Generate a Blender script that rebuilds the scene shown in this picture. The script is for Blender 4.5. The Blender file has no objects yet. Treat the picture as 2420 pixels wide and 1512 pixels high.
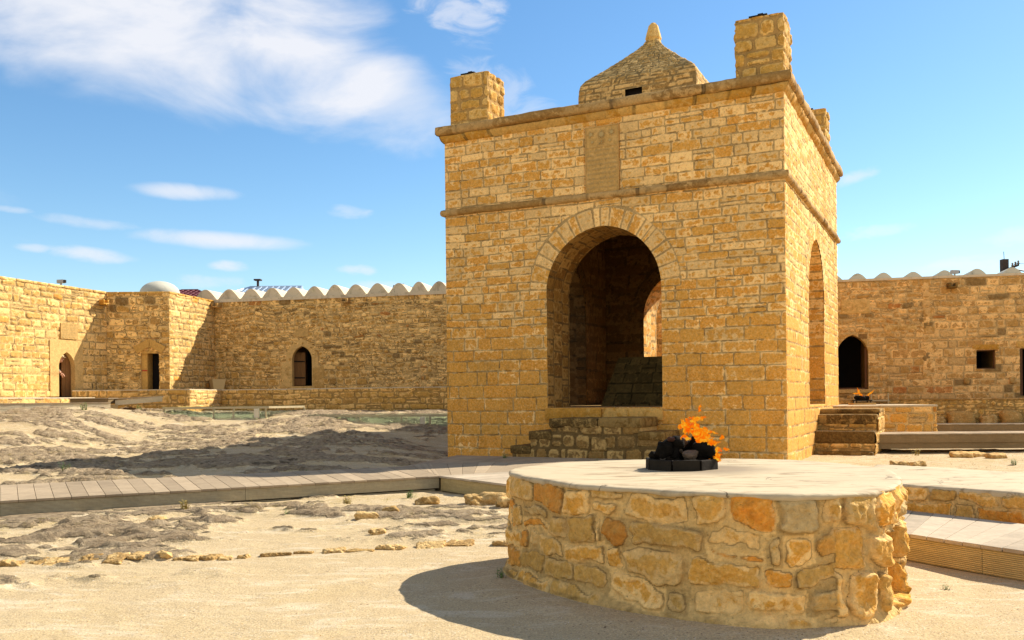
import bpy, math, random
import numpy as np
from math import radians, sin, cos, pi

# ------------------------------------------------------------------ camera, world, sun
sc = bpy.context.scene
C = bpy.data.collections.new("place"); sc.collection.children.link(C)
cd = bpy.data.cameras.new("camera"); cam = bpy.data.objects.new("camera", cd); C.objects.link(cam)
cd.sensor_width = 36; cd.lens = 2130/2419*36
cd.shift_y = (942-756)/2419; cd.clip_end = 6000; cd.clip_start = .05
cam.location = (0, 0, 1.2)
ROLL = .0105
cam.rotation_euler = (radians(90), ROLL, 0)
sc.camera = cam
sc.view_settings.view_transform = 'Standard'; sc.view_settings.look = 'None'
sc.view_settings.exposure = 1.36; sc.view_settings.gamma = 1
sc.cycles.max_bounces = 8; sc.cycles.transparent_max_bounces = 24

SUN = np.array([.862, .507]); SUN_EL = radians(40.0)
W = bpy.data.worlds.new("World"); sc.world = W; W.use_nodes = True
wn, wl = W.node_tree.nodes, W.node_tree.links
wn.clear()
def WN(t, **k):
    n = wn.new(t)
    for a, v in k.items(): setattr(n, a, v)
    return n
def wm(op, a, b=None, c=None, clamp=False):
    n = WN('ShaderNodeMath', operation=op, use_clamp=clamp)
    for i, x in enumerate((a, b, c)):
        if x is None: continue
        if isinstance(x, (int, float)): n.inputs[i].default_value = x
        else: wl.new(x, n.inputs[i])
    return n.outputs[0]
sky = WN('ShaderNodeTexSky', sky_type='NISHITA', sun_disc=False)
sky.sun_elevation = SUN_EL; sky.sun_rotation = math.atan2(SUN[0], SUN[1])
sky.air_density = 1.0; sky.dust_density = .22; sky.ozone_density = 1.2
tc = WN('ShaderNodeTexCoord'); sx = WN('ShaderNodeSeparateXYZ'); wl.new(tc.outputs['Generated'], sx.inputs[0])
AZ = wm('ARCTAN2', sx.outputs[0], sx.outputs[1]); EL = wm('ARCSINE', sx.outputs[2])
def ang(x, y):
    a, b = x-1209.5, y-942
    u, v = (a*cos(ROLL)-b*sin(ROLL))/2130, -(a*sin(ROLL)+b*cos(ROLL))/2130
    return math.atan2(u, 1), math.atan(v/math.hypot(u, 1))
cmb = WN('ShaderNodeCombineXYZ'); wl.new(AZ, cmb.inputs[0]); wl.new(wm('MULTIPLY', EL, 2.2), cmb.inputs[1])
def wnoise(scale, detail, rough, dist=0):
    n = WN('ShaderNodeTexNoise'); wl.new(cmb.outputs[0], n.inputs['Vector'])
    n.inputs['Scale'].default_value = scale; n.inputs['Detail'].default_value = detail
    n.inputs['Roughness'].default_value = rough; n.inputs['Distortion'].default_value = dist
    return n.outputs['Fac']
n1 = wnoise(5.5, 8, .55, .4); n2 = wnoise(17, 7, .6, .8); n3 = wnoise(34, 5, .6, .3)
def blob(x, y, wx, wy, dens, rot=0, rag=1.0, nz=None):
    a0, e0 = ang(x, y); sxx, syy = wx/2130, wy/2130
    da = wm('SUBTRACT', AZ, a0); de = wm('SUBTRACT', EL, e0)
    cr, sr = cos(rot), sin(rot)
    p = wm('ADD', wm('MULTIPLY', da, cr/sxx), wm('MULTIPLY', de, sr/sxx))
    q = wm('ADD', wm('MULTIPLY', da, -sr/syy), wm('MULTIPLY', de, cr/syy))
    r = wm('ADD', wm('MULTIPLY', p, p), wm('MULTIPLY', q, q))
    f = wm('SUBTRACT', 1.0, r)
    f = wm('ADD', f, wm('MULTIPLY', wm('SUBTRACT', nz or n1, .5), 3.2*rag))
    mr = WN('ShaderNodeMapRange', interpolation_type='SMOOTHSTEP'); wl.new(f, mr.inputs[0])
    mr.inputs[1].default_value = -.15; mr.inputs[2].default_value = 1.35
    return wm('MULTIPLY', mr.outputs[0], dens)
blobs = [blob(250, 20, 560, 185, 1.05, -.05, .8), blob(700, 110, 330, 165, 1.15, -.35, .9), blob(930, 260, 190, 90, .6, -.3, 1.1),
         blob(60, -30, 420, 190, .9), blob(1090, 30, 120, 60, .55, -.3, 1.4, n2), blob(1180, 230, 120, 70, .35, -.4, 1.3, n2),
         blob(440, 453, 122, 20, .75, 0, .35, n2), blob(520, 568, 200, 22, .85, -.02, .35, n2), blob(215, 601, 95, 18, .7, -.05, .5, n3),
         blob(205, 526, 100, 14, .4, -.05, .6, n3), blob(80, 586, 40, 10, .5, 0, .5, n3), blob(540, 629, 48, 14, .7, 0, .5, n3),
         blob(825, 500, 56, 16, .4, -.05, .7, n3), blob(845, 638, 52, 13, .5, 0, .9, n3), blob(900, 675, 70, 14, .5, 0, .7, n3),
         blob(490, 665, 90, 16, .35, 0, 1., n3), blob(2020, 418, 52, 18, .5, .25, .7, n3), blob(2060, 548, 80, 16, .45, .08, .9, n3),
         blob(2290, 625, 110, 20, .5, 0, 1., n3), blob(2390, 560, 70, 22, .35, 0, 1., n3), blob(30, 495, 40, 8, .4, 0, .6, n3),
         blob(3300, 500, 500, 160, .8), blob(-1500, 300, 800, 200, .9)]
cl = blobs[0]
for b in blobs[1:]: cl = wm('MAXIMUM', cl, b)
cl = wm('MINIMUM', cl, .90)
# unseen broken cloud added behind the viewer to whiten and lift the fill light
bk = WN('ShaderNodeMapRange', interpolation_type='SMOOTHSTEP'); wl.new(sx.outputs[1], bk.inputs[0]); bk.inputs[1].default_value = .12; bk.inputs[2].default_value = -.45
wv = WN('ShaderNodeTexNoise'); wl.new(tc.outputs['Generated'], wv.inputs['Vector']); wv.inputs['Scale'].default_value = 2.6; wv.inputs['Detail'].default_value = 6
bn = WN('ShaderNodeMapRange', interpolation_type='SMOOTHSTEP'); wl.new(wv.outputs['Fac'], bn.inputs[0]); bn.inputs[1].default_value = .36; bn.inputs[2].default_value = .52
cl = wm('MAXIMUM', cl, wm('MULTIPLY', bk.outputs[0], wm('MULTIPLY', bn.outputs[0], .75)))
haze = WN('ShaderNodeMapRange'); wl.new(EL, haze.inputs[0])
haze.inputs[1].default_value = .32; haze.inputs[2].default_value = 0.0; haze.inputs[3].default_value = 0; haze.inputs[4].default_value = .16
hs = WN('ShaderNodeHueSaturation'); hs.inputs['Saturation'].default_value = 1.24; hs.inputs['Value'].default_value = .92
wl.new(sky.outputs[0], hs.inputs['Color'])
mx = WN('ShaderNodeMix', data_type='RGBA')
wl.new(cl, mx.inputs[0]); tn = WN('ShaderNodeVectorMath', operation='MULTIPLY'); wl.new(hs.outputs[0], tn.inputs[0]); tn.inputs[1].default_value = (.92, .96, .95); wl.new(tn.outputs[0], mx.inputs[6]); mx.inputs[7].default_value = (4.7, 4.73, 4.95, 1)
bg = WN('ShaderNodeBackground'); bg.inputs[1].default_value = .078
wl.new(mx.outputs[2], bg.inputs[0])
wo = WN('ShaderNodeOutputWorld'); wl.new(bg.outputs[0], wo.inputs[0])

sl = bpy.data.lights.new("sun", 'SUN'); so = bpy.data.objects.new("sun", sl); C.objects.link(so)
sl.energy = 3.3; sl.angle = radians(.5); sl.color = (1, .95, .86)
from mathutils import Vector
so.rotation_euler = Vector((SUN[0]*cos(SUN_EL), SUN[1]*cos(SUN_EL), sin(SUN_EL))).to_track_quat('Z', 'Y').to_euler()
so.location = (10, 6, 12)

# ------------------------------------------------------------------ numpy noise and mesh helpers
_tab = [np.random.RandomState(100+i).rand(256, 256) for i in range(8)]
def vn(x, y, s=0):
    t = _tab[s % 8]; x = np.asarray(x, float)+s*17.3; y = np.asarray(y, float)+s*9.1
    xi = np.floor(x).astype(int); yi = np.floor(y).astype(int); fx = x-xi; fy = y-yi
    fx = fx*fx*(3-2*fx); fy = fy*fy*(3-2*fy); a = xi & 255; b = yi & 255; a1 = (a+1) & 255; b1 = (b+1) & 255
    return (t[a, b]*(1-fx)+t[a1, b]*fx)*(1-fy)+(t[a, b1]*(1-fx)+t[a1, b1]*fx)*fy
def fbm(x, y, s=0, o=4, g=.5):
    r = 0; am = 1; tot = 0
    for i in range(o):
        r = r+am*vn(x, y, s+i); tot += am; am *= g; x = np.asarray(x)*2.03; y = np.asarray(y)*2.03
    return r/tot
def ss(a, b, x):
    t = np.clip((x-a)/(b-a), 0, 1); return t*t*(3-2*t)
def wpos(o):
    v = np.zeros(3)
    while o is not None: v = v+np.array(o.location); o = o.parent
    return v
def mk(name, V, F, mat, parent=None, attr=None, smooth=True, origin=None, mats=None, midx=None):
    """one mesh object from world-space vertices"""
    V = np.asarray(V, float).reshape(-1, 3)
    if parent is not None: o0 = wpos(parent); loc = np.zeros(3)
    else:
        if origin is None: origin = (V[:, 0].mean(), V[:, 1].mean(), V[:, 2].min())
        o0 = np.array(origin, float); loc = o0
    me = bpy.data.meshes.new(name)
    if isinstance(F, np.ndarray):
        n = len(F); k = F.shape[1]
        me.vertices.add(len(V)); me.vertices.foreach_set('co', (V-o0).astype(np.float32).ravel())
        me.loops.add(n*k); me.loops.foreach_set('vertex_index', F.astype(np.int32).ravel())
        me.polygons.add(n); me.polygons.foreach_set('loop_start', np.arange(0, n*k, k, dtype=np.int32))
        me.update(calc_edges=True)
    else:
        me.from_pydata([tuple(v) for v in (V-o0)], [], [tuple(int(i) for i in f) for f in F])
    if attr is not None:
        a = me.color_attributes.new('st', 'FLOAT_COLOR', 'POINT'); a.data.foreach_set('color', np.asarray(attr, np.float32).ravel())
    if smooth: me.polygons.foreach_set('use_smooth', np.ones(len(me.polygons), bool))
    if mats:
        for m in mats: me.materials.append(m)
        me.polygons.foreach_set('material_index', np.asarray(midx, np.int32))
    elif mat: me.materials.append(mat)
    me.update()
    o = bpy.data.objects.new(name, me); C.objects.link(o); o.location = loc
    if parent is not None: o.parent = parent
    return o
def thing(name, label, cat, loc, group=None):
    o = bpy.data.objects.new(name, None); C.objects.link(o); o.location = loc; o.empty_display_size = .2
    o['label'] = label; o['category'] = cat
    if group: o['group'] = group
    return o
def tag(o, label, cat, group=None):
    o['label'] = label; o['category'] = cat
    if group: o['group'] = group
    return o
def kind(o, k, label=None, cat=None):
    o['kind'] = k
    if label: o['label'] = label
    if cat: o['category'] = cat
    return o
class MB:
    def __init__(s): s.V = []; s.F = []; s.n = 0
    def add(s, V, F):
        V = np.asarray(V, float).reshape(-1, 3); s.V.append(V)
        s.F += [tuple(int(i)+s.n for i in f) for f in F]; s.n += len(V); return s
    def box(s, o, a, b, c):
        """corner o and three edge vectors"""
        o, a, b, c = map(lambda q: np.array(q, float), (o, a, b, c))
        if np.dot(np.cross(a, b), c) < 0: a, b = b, a
        V = [o, o+a, o+a+b, o+b, o+c, o+a+c, o+a+b+c, o+b+c]
        return s.add(V, [(3, 2, 1, 0), (4, 5, 6, 7), (0, 1, 5, 4), (1, 2, 6, 5), (2, 3, 7, 6), (3, 0, 4, 7)])
    def cbox(s, c, sx, sy, sz, yaw=0):
        a = np.array([cos(yaw), sin(yaw), 0])*sx; b = np.array([-sin(yaw), cos(yaw), 0])*sy; z = np.array([0, 0, sz])
        return s.box(np.array(c)-a/2-b/2, a, b, z)
    def tube(s, P, r, n=8, caps=True):
        P = [np.array(p, float) for p in P]; R = r if hasattr(r, '__len__') else [r]*len(P); V = []; up = np.array([.13, .21, 1.])
        for i, p in enumerate(P):
            d = P[min(i+1, len(P)-1)]-P[max(i-1, 0)]; d /= np.linalg.norm(d)+1e-9
            u = up if abs(d[2]) < .9 else np.array([1., .1, 0])
            x = np.cross(d, u); x /= np.linalg.norm(x); y = np.cross(d, x)
            V += [p+R[i]*(cos(2*pi*k/n)*x+sin(2*pi*k/n)*y) for k in range(n)]
        F = [(i*n+k, i*n+(k+1) % n, (i+1)*n+(k+1) % n, (i+1)*n+k) for i in range(len(P)-1) for k in range(n)]
        if caps: F += [tuple(range(n))[::-1], tuple((len(P)-1)*n+k for k in range(n))]
        return s.add(V, F)
    def lathe(s, c, prof, n=24):
        V = [[c[0]+r*cos(2*pi*k/n), c[1]+r*sin(2*pi*k/n), c[2]+z] for r, z in prof for k in range(n)]
        F = [(i*n+k, i*n+(k+1) % n, (i+1)*n+(k+1) % n, (i+1)*n+k) for i in range(len(prof)-1) for k in range(n)]
        F += [tuple(range(n))[::-1], tuple((len(prof)-1)*n+k for k in range(n))]
        return s.add(V, F)
    def prism(s, P, d):
        n = len(P); P = [np.array(p, float) for p in P]; d = np.array(d, float)
        return s.add(P+[p+d for p in P], [tuple(range(n))[::-1], tuple(range(n, 2*n))]+[(k, (k+1) % n, (k+1) % n+n, k+n) for k in range(n)])
    def build(s, name, mat, parent=None, smooth=False, bevel=0, origin=None):
        o = mk(name, np.vstack(s.V), s.F, mat, parent, smooth=smooth, origin=origin)
        if bevel:
            m = o.modifiers.new('bevel', 'BEVEL'); m.width = bevel; m.segments = 2; m.limit_method = 'ANGLE'
        return o
def n3(P, sc_, s=0, o=3):
    return (fbm(P[:, 0]*sc_+P[:, 2]*sc_*.73, P[:, 1]*sc_+P[:, 2]*sc_*1.31, s, o)-.5)*2
def rbox(o, a, b, c, r=.03, rough=.01, res=.08, seed=0, nsc=4.):
    """rounded, roughened stone block: corner o, edges a,b,c -> V,F"""
    o, a, b, c = [np.array(q, float) for q in (o, a, b, c)]
    if np.dot(np.cross(a, b), c) < 0: a, b = b, a
    L = [np.linalg.norm(q) for q in (a, b, c)]; A = [q/l for q, l in zip((a, b, c), L)]; h = np.array(L)/2; ctr = o+(a+b+c)/2
    r = min(r, *(h*.98)); Vs = []; Fs = []; n0 = 0
    for ax in range(3):
        i, j = (ax+1) % 3, (ax+2) % 3
        ni = max(3, int(L[i]/res)+1); nj = max(3, int(L[j]/res)+1)
        gi = np.concatenate([[-h[i]], np.linspace(-h[i]+r*.45, h[i]-r*.45, ni), [h[i]]]); gj = np.concatenate([[-h[j]], np.linspace(-h[j]+r*.45, h[j]-r*.45, nj), [h[j]]])
        for sg in (-1, 1):
            I, J = np.meshgrid(gi, gj, indexing='ij'); P = np.zeros(I.shape+(3,)); P[..., i] = I; P[..., j] = J; P[..., ax] = sg*h[ax]
            m, n = I.shape; P = P.reshape(-1, 3); Q = np.clip(P, -(h-r), h-r); D = P-Q; D /= np.linalg.norm(D, axis=1)[:, None]+1e-9
            P = Q+D*r; Vs.append(P)
            id_ = np.arange(m*n).reshape(m, n); f = np.stack([id_[:-1, :-1], id_[1:, :-1], id_[1:, 1:], id_[:-1, 1:]], -1).reshape(-1, 4)
            if sg < 0: f = f[:, ::-1]
            Fs.append(f+n0); n0 += m*n
    P = np.vstack(Vs); Wd = ctr+P[:, :1]*A[0]+P[:, 1:2]*A[1]+P[:, 2:]*A[2]
    N = P/(np.linalg.norm(P, axis=1)[:, None]+1e-9); N = N[:, :1]*A[0]+N[:, 1:2]*A[1]+N[:, 2:]*A[2]
    q = np.round(Wd, 5)
    Wd = Wd+N*(n3(q+seed*3.1, nsc, seed)*rough+n3(q+seed, nsc*4, seed+2)*rough*.4)[:, None]
    return Wd, np.vstack(Fs)
def rocks_mesh(name, blocks, mat, parent=None, smooth=True):
    Vs = []; Fs = []; n = 0; at = []
    for k, b in enumerate(blocks):
        v, f = rbox(*b[0], **b[1]); Vs.append(v); Fs.append(f+n); n += len(v)
        rnd = random.random(); r2 = random.random()
        at.append(np.tile([rnd, .5+.3*random.random(), r2, 1.], (len(v), 1)))
    return mk(name, np.vstack(Vs), np.vstack(Fs), mat, parent, attr=np.vstack(at), smooth=smooth)

# ------------------------------------------------------------------ materials
def newmat(name):
    m = bpy.data.materials.new(name); m.use_nodes = True; nt = m.node_tree; nt.nodes.clear()
    o = nt.nodes.new('ShaderNodeOutputMaterial'); b = nt.nodes.new('ShaderNodeBsdfPrincipled'); nt.links.new(b.outputs[0], o.inputs[0])
    b.inputs['Specular IOR Level'].default_value = .25
    return m, nt, b
class NG:
    def __init__(s, nt): s.nt = nt; g = nt.nodes.new('ShaderNodeNewGeometry'); s.pos = g.outputs['Position']; s.nrm = g.outputs['Normal']
    def n(s, t, **k):
        x = s.nt.nodes.new(t)
        for a, v in k.items(): setattr(x, a, v)
        return x
    def lk(s, a, b): s.nt.links.new(a, b)
    def m(s, op, a, b=None, clamp=False):
        n = s.n('ShaderNodeMath', operation=op, use_clamp=clamp)
        for i, x in enumerate((a, b)):
            if x is None: continue
            if isinstance(x, (int, float)): n.inputs[i].default_value = x
            else: s.lk(x, n.inputs[i])
        return n.outputs[0]
    def noise(s, scale, detail=4, rough=.55, dist=0, stretch=None):
        n = s.n('ShaderNodeTexNoise'); v = s.pos
        if stretch:
            mp = s.n('ShaderNodeMapping'); mp.inputs['Scale'].default_value = stretch; s.lk(v, mp.inputs[0]); v = mp.outputs[0]
        s.lk(v, n.inputs['Vector']); n.inputs['Scale'].default_value = scale; n.inputs['Detail'].default_value = detail
        n.inputs['Roughness'].default_value = rough; n.inputs['Distortion'].default_value = dist
        return n.outputs['Fac']
    def rng(s, x, a, b, c=0., d=1., smooth=True):
        n = s.n('ShaderNodeMapRange', interpolation_type='SMOOTHSTEP' if smooth else 'LINEAR'); s.lk(x, n.inputs[0])
        for i, v in enumerate((a, b, c, d)): n.inputs[i+1].default_value = v
        return n.outputs[0]
    def mix(s, f, a, b):
        n = s.n('ShaderNodeMix', data_type='RGBA')
        if isinstance(f, (int, float)): n.inputs[0].default_value = f
        else: s.lk(f, n.inputs[0])
        for i, x in ((6, a), (7, b)):
            if isinstance(x, tuple): n.inputs[i].default_value = x+(1,) if len(x) == 3 else x
            else: s.lk(x, n.inputs[i])
        return n.outputs[2]
    def mul(s, c, f):
        n = s.n('ShaderNodeVectorMath', operation='SCALE'); s.lk(c, n.inputs[0])
        if isinstance(f, (int, float)): n.inputs['Scale'].default_value = f
        else: s.lk(f, n.inputs['Scale'])
        return n.outputs[0]
    def bump(s, bsdf, h, strength=.5, dist=.02):
        b = s.n('ShaderNodeBump'); b.inputs['Strength'].default_value = strength; b.inputs['Distance'].default_value = dist
        s.lk(h, b.inputs['Height']); s.lk(b.outputs[0], bsdf.inputs['Normal'])
    def attr(s):
        a = s.n('ShaderNodeAttribute', attribute_name='st'); q = s.n('ShaderNodeSeparateColor'); s.lk(a.outputs['Color'], q.inputs[0])
        return q.outputs[0], q.outputs[1], q.outputs[2], a.outputs['Alpha']
def stone_mat(name, light, ochre, deep, mortar, bias=0., zlow=None, dirt=.4, dirtcol=(.09, .065, .035), nscale=9, odd=None, bumps=.6, contrast=1.6, crack_or_joint_shade=.5, vary=.12, oddt=(.965, .985)):
    wb = lambda c: (min(.9, c[0]*1.24), c[1]*1.01, c[2]*.62)
    light, ochre, deep, mortar, dirtcol = map(wb, (light, ochre, deep, mortar, dirtcol))
    if odd: odd = tuple(map(wb, odd))
    m, nt, b = newmat(name); g = NG(nt); r1, e, r2, mask = g.attr()
    nz = g.noise(nscale, 6, .62, .4); nz2 = g.noise(nscale*3.2, 4, .6); big = g.noise(.55, 3, .5)
    f = g.m('ADD', g.m('MULTIPLY', g.m('SUBTRACT', nz, .5), contrast*2.2), g.m('MULTIPLY', e, .75))
    f = g.m('ADD', f, g.m('MULTIPLY', g.m('SUBTRACT', r1, .5), .9)); f = g.m('ADD', f, g.m('MULTIPLY', g.m('SUBTRACT', big, .5), 1.0))
    f = g.m('ADD', f, bias)
    if zlow:
        sp = g.n('ShaderNodeSeparateXYZ'); g.lk(g.pos, sp.inputs[0])
        f = g.m('ADD', f, g.rng(sp.outputs[2], zlow[0], zlow[1], zlow[2], 0))
    f = g.rng(f, .30, .62)
    body = g.mix(g.rng(r2, .1, .95), ochre, deep)
    body = g.mix(g.m('MULTIPLY', g.rng(nz2, .35, .7), .35), body, light)
    col = g.mix(f, light, body)
    if odd:
        col = g.mix(g.m('MULTIPLY', g.m('MULTIPLY', g.rng(r1, *oddt), g.rng(nz, .3, .62, .35, 1.)), .7), col, odd[0]); 
        if len(odd) > 1: col = g.mix(g.m('MULTIPLY', g.rng(r2, .07, .04), .7), col, odd[1])
    dn = g.noise(2.3, 7, .68, .6); d = g.m('MULTIPLY', g.rng(dn, .52, .78), dirt)
    col = g.mix(d, col, dirtcol)
    mcol = g.mix(g.noise(5, 4, .6), mortar, tuple(c*.72 for c in mortar))
    col = g.mix(mask, mcol, col)
    col = g.mul(col, g.rng(r2, 0, 1, 1-vary, 1+vary, False))
    joint_shade = g.m('MULTIPLY', g.m('MULTIPLY', g.rng(mask, .02, .4), g.rng(mask, .98, .6)), g.rng(g.noise(4.5, 4, .6), .38, .6))
    col = g.mul(col, g.m('SUBTRACT', 1, g.m('MULTIPLY', joint_shade, crack_or_joint_shade)))  # joint and crevice shade painted into the stone colour
    pit = g.rng(g.noise(nscale*4.2, 4, .7, .4), .40, .28); col = g.mul(col, g.m('SUBTRACT', 1, g.m('MULTIPLY', pit, .55)))
    col = g.mul(col, g.rng(g.noise(nscale*2.1, 5, .7, .5), .3, .7, .80, 1.16, False))
    col = g.mul(col, g.rng(g.noise(26, 3, .7), .2, .8, .80, 1.18, False))
    g.lk(col, b.inputs['Base Color']); b.inputs['Roughness'].default_value = .92; b.inputs['Specular IOR Level'].default_value = .12
    h = g.m('ADD', g.m('MULTIPLY', nz, .7), g.m('ADD', g.m('MULTIPLY', nz2, .35), g.m('MULTIPLY', g.noise(60, 3, .6), .18)))
    g.bump(b, h, bumps, .03)
    return m
M = {}
CR = (.60, .435, .235)
M['temple'] = stone_mat('temple_stone', (.74, .56, .34), (.62, .36, .09), (.50, .26, .05), (.44, .35, .22), crack_or_joint_shade=.55, bias=-.17, contrast=1.8, vary=.17, zlow=(1.0, 4.6, .75), dirt=.42, dirtcol=(.16, .10, .045))
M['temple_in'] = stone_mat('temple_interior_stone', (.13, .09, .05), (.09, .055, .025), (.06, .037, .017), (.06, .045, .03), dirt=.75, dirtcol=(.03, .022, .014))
M['reveal'] = stone_mat('shaded_reveal_stone', (.40, .27, .12), (.28, .165, .05), (.17, .095, .03), (.16, .12, .07), dirt=.7, dirtcol=(.045, .03, .015), nscale=7)  # darker copy of the temple stone, arch shade and soot put into its colour
M['rubble'] = stone_mat('rubble_stone', (.70, .54, .31), (.48, .31, .11), (.24, .155, .065), (.56, .44, .27), bias=-.08, contrast=2.2, crack_or_joint_shade=.75, vary=.24, dirt=.35, odd=((.33, .13, .05), (.16, .12, .08)), nscale=7)
M['rubble_lit'] = stone_mat('sunlit_rubble_stone', (.66, .51, .30), (.52, .36, .15), (.38, .25, .10), (.50, .40, .25), bias=-.15, crack_or_joint_shade=.7, vary=.2, dirt=.2, odd=((.55, .27, .06),), nscale=7)  # paler copy of the rubble for sunlit walls, sunlight put into its colour
M['rubble_right'] = stone_mat('brown_wall_stone', (.64, .48, .29), (.50, .33, .14), (.32, .20, .09), (.54, .43, .28), bias=-.12, contrast=2., crack_or_joint_shade=.45, vary=.25, dirt=.25, odd=((.34, .12, .04), (.20, .16, .10)), nscale=6)
M['terrace'] = stone_mat('terrace_stone', (.66, .50, .27), (.50, .34, .12), (.26, .18, .08), (.36, .27, .14), bias=.0, dirt=.4, dirtcol=(.06, .05, .02), nscale=6)
M['altar'] = stone_mat('altar_stone', (.66, .50, .29), (.57, .39, .15), (.50, .28, .06), (.62, .48, .28), bias=.12, contrast=1.1, dirt=.35, dirtcol=(.17, .10, .04), nscale=15, odd=((.50, .20, .03), (.62, .54, .40)), bumps=1., crack_or_joint_shade=.5, vary=.26, oddt=(.86, .95))
M['chimney'] = stone_mat('chimney_stone', (.60, .45, .22), (.50, .33, .10), (.38, .23, .06), (.40, .29, .15), bias=-.05, dirt=.2, nscale=8)
M['dome'] = stone_mat('weathered_roof_stone', (.58, .45, .26), (.42, .28, .11), (.24, .17, .08), (.26, .21, .13), bias=-.05, dirt=.75, dirtcol=(.14, .115, .075), nscale=8)
M['mould'] = stone_mat('moulding_stone', (.42, .31, .18), (.30, .20, .09), (.20, .13, .06), (.20, .15, .10), dirt=.6, dirtcol=(.09, .07, .04), nscale=6)
M['mould2'] = stone_mat('ochre_moulding_stone', (.50, .35, .15), (.46, .27, .06), (.36, .20, .04), (.3, .22, .1), dirt=.3, dirtcol=(.15, .1, .05), nscale=6)
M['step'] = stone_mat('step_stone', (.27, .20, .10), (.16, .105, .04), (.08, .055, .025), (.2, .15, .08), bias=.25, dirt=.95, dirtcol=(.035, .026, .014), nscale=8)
M['edging2'] = stone_mat('edging_rock_brown', (.50, .40, .26), (.38, .28, .15), (.24, .17, .09), (.3, .22, .12), bias=.1, dirt=.5, dirtcol=(.10, .07, .04), nscale=16, bumps=1.)
M['stepside'] = stone_mat('pale_step_side_stone', (.66, .50, .28), (.50, .33, .12), (.36, .22, .08), (.45, .34, .2), dirt=.15, nscale=14)
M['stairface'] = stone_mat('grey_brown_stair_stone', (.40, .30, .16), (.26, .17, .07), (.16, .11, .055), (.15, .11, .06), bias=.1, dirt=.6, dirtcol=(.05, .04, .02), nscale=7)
M['edging'] = stone_mat('edging_rock', (.50, .38, .22), (.40, .27, .12), (.28, .19, .10), (.3, .22, .12), dirt=.3, nscale=12)
M['surround'] = stone_mat('smooth_surround_stone', (.52, .40, .23), (.42, .30, .14), (.36, .24, .10), (.4, .3, .16), bias=-.1, dirt=.35, nscale=5, contrast=1.3, bumps=.5)
M['panel'] = stone_mat('inscribed_limestone', (.50, .375, .205), (.45, .33, .165), (.40, .285, .135), (.3, .22, .12), bias=-.1, dirt=.12, nscale=6, contrast=.8, bumps=.3)
M['pedestal'] = stone_mat('sooty_pedestal_stone', (.15, .12, .06), (.10, .08, .04), (.06, .05, .025), (.05, .04, .02), dirt=.5, dirtcol=(.015, .012, .008), nscale=6)

def simple(name, col, rough=.8, var=.15, scale=6, metal=0, bump=.2, bscale=30, spec=.25):
    m, nt, b = newmat(name); g = NG(nt)
    c = g.mix(g.noise(scale, 5, .6), tuple(x*(1-var) for x in col), tuple(min(1, x*(1+var)) for x in col))
    g.lk(c, b.inputs['Base Color']); b.inputs['Roughness'].default_value = rough; b.inputs['Metallic'].default_value = metal
    b.inputs['Specular IOR Level'].default_value = spec
    if bump: g.bump(b, g.noise(bscale, 4, .6), bump, .01)
    return m
def plaster(name, col, stain, amt, soot=None):
    m, nt, b = newmat(name); g = NG(nt)
    st = g.noise(2.2, 7, .62, 1.2, (1, 3.2, 1)); fine = g.noise(38, 3, .6, .2, (.35, 1, 1)); big = g.noise(1.1, 3, .5)
    c = g.mix(g.m('MULTIPLY', g.rng(st, .48, .72), amt), col, stain)
    c = g.mix(g.m('MULTIPLY', g.rng(big, .4, .7), .3), c, tuple(x*.82 for x in col))
    vo = g.n('ShaderNodeTexVoronoi', feature='DISTANCE_TO_EDGE'); vo.inputs['Scale'].default_value = 1.4
    wv = g.n('ShaderNodeTexNoise'); g.lk(g.pos, wv.inputs['Vector']); wv.inputs['Scale'].default_value = 3; wv.inputs['Detail'].default_value = 5
    ad = g.n('ShaderNodeVectorMath', operation='ADD'); g.lk(g.pos, ad.inputs[0]); g.lk(g.mul(wv.outputs['Color'], .45), ad.inputs[1]); g.lk(ad.outputs[0], vo.inputs['Vector'])
    crack_or_joint_shade = g.m('MULTIPLY', g.rng(vo.outputs['Distance'], .010, .0), g.rng(g.noise(1.7, 2, .5), .5, .6))  # cracks in the plaster itself
    c = g.mix(g.m('MULTIPLY', crack_or_joint_shade, .95), c, tuple(x*.45 for x in stain))
    c = g.mul(c, g.rng(fine, .25, .75, .93, 1.06, False))
    if soot:
        dv = g.n('ShaderNodeVectorMath', operation='DISTANCE'); g.lk(g.pos, dv.inputs[0]); dv.inputs[1].default_value = soot
        d_ = g.m('ADD', dv.outputs['Value'], g.m('MULTIPLY', g.m('SUBTRACT', st, .5), .5)); c = g.mix(g.m('MULTIPLY', g.rng(d_, .62, .22), .6), c, (.13, .09, .055))
    g.lk(c, b.inputs['Base Color']); b.inputs['Roughness'].default_value = .85
    g.bump(b, g.m('ADD', fine, g.m('MULTIPLY', st, 1.5)), .35, .012)
    return m
M['altar_top'] = plaster('altar_top_plaster', (.52, .40, .235), (.27, .18, .09), 1.0, (1.28, 6.22, .70))
M['vault'] = plaster('vault_plaster', (.64, .52, .34), (.34, .26, .15), .7)
M['whitedome'] = plaster('dome_plaster', (.52, .48, .37), (.36, .34, .26), .5)
M['dark'] = simple('dark_room', (.012, .009, .007), .95, .3, 3, bump=0)  # near-black colour standing in for the unlit space behind openings
M['black_iron'] = simple('sooty_black_iron', (.026, .020, .013), .85, .5, 14, bump=.4, spec=.1)
M['coal'] = simple('burnt_black_rock', (.010, .008, .006), .95, .8, 26, bump=1., bscale=34, spec=.06)
M['ash'] = simple('grey_ash', (.12, .08, .05), .9, .6, 40, bump=.7, bscale=40)
M['red_brick'] = simple('soot_brown_rock', (.05, .018, .01), .8, .5, 20)
M['red_roof'] = simple('maroon_tile_roof', (.12, .022, .022), .5, .2, 3)
M['house_wall'] = simple('house_render', (.45, .38, .28), .9)
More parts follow.
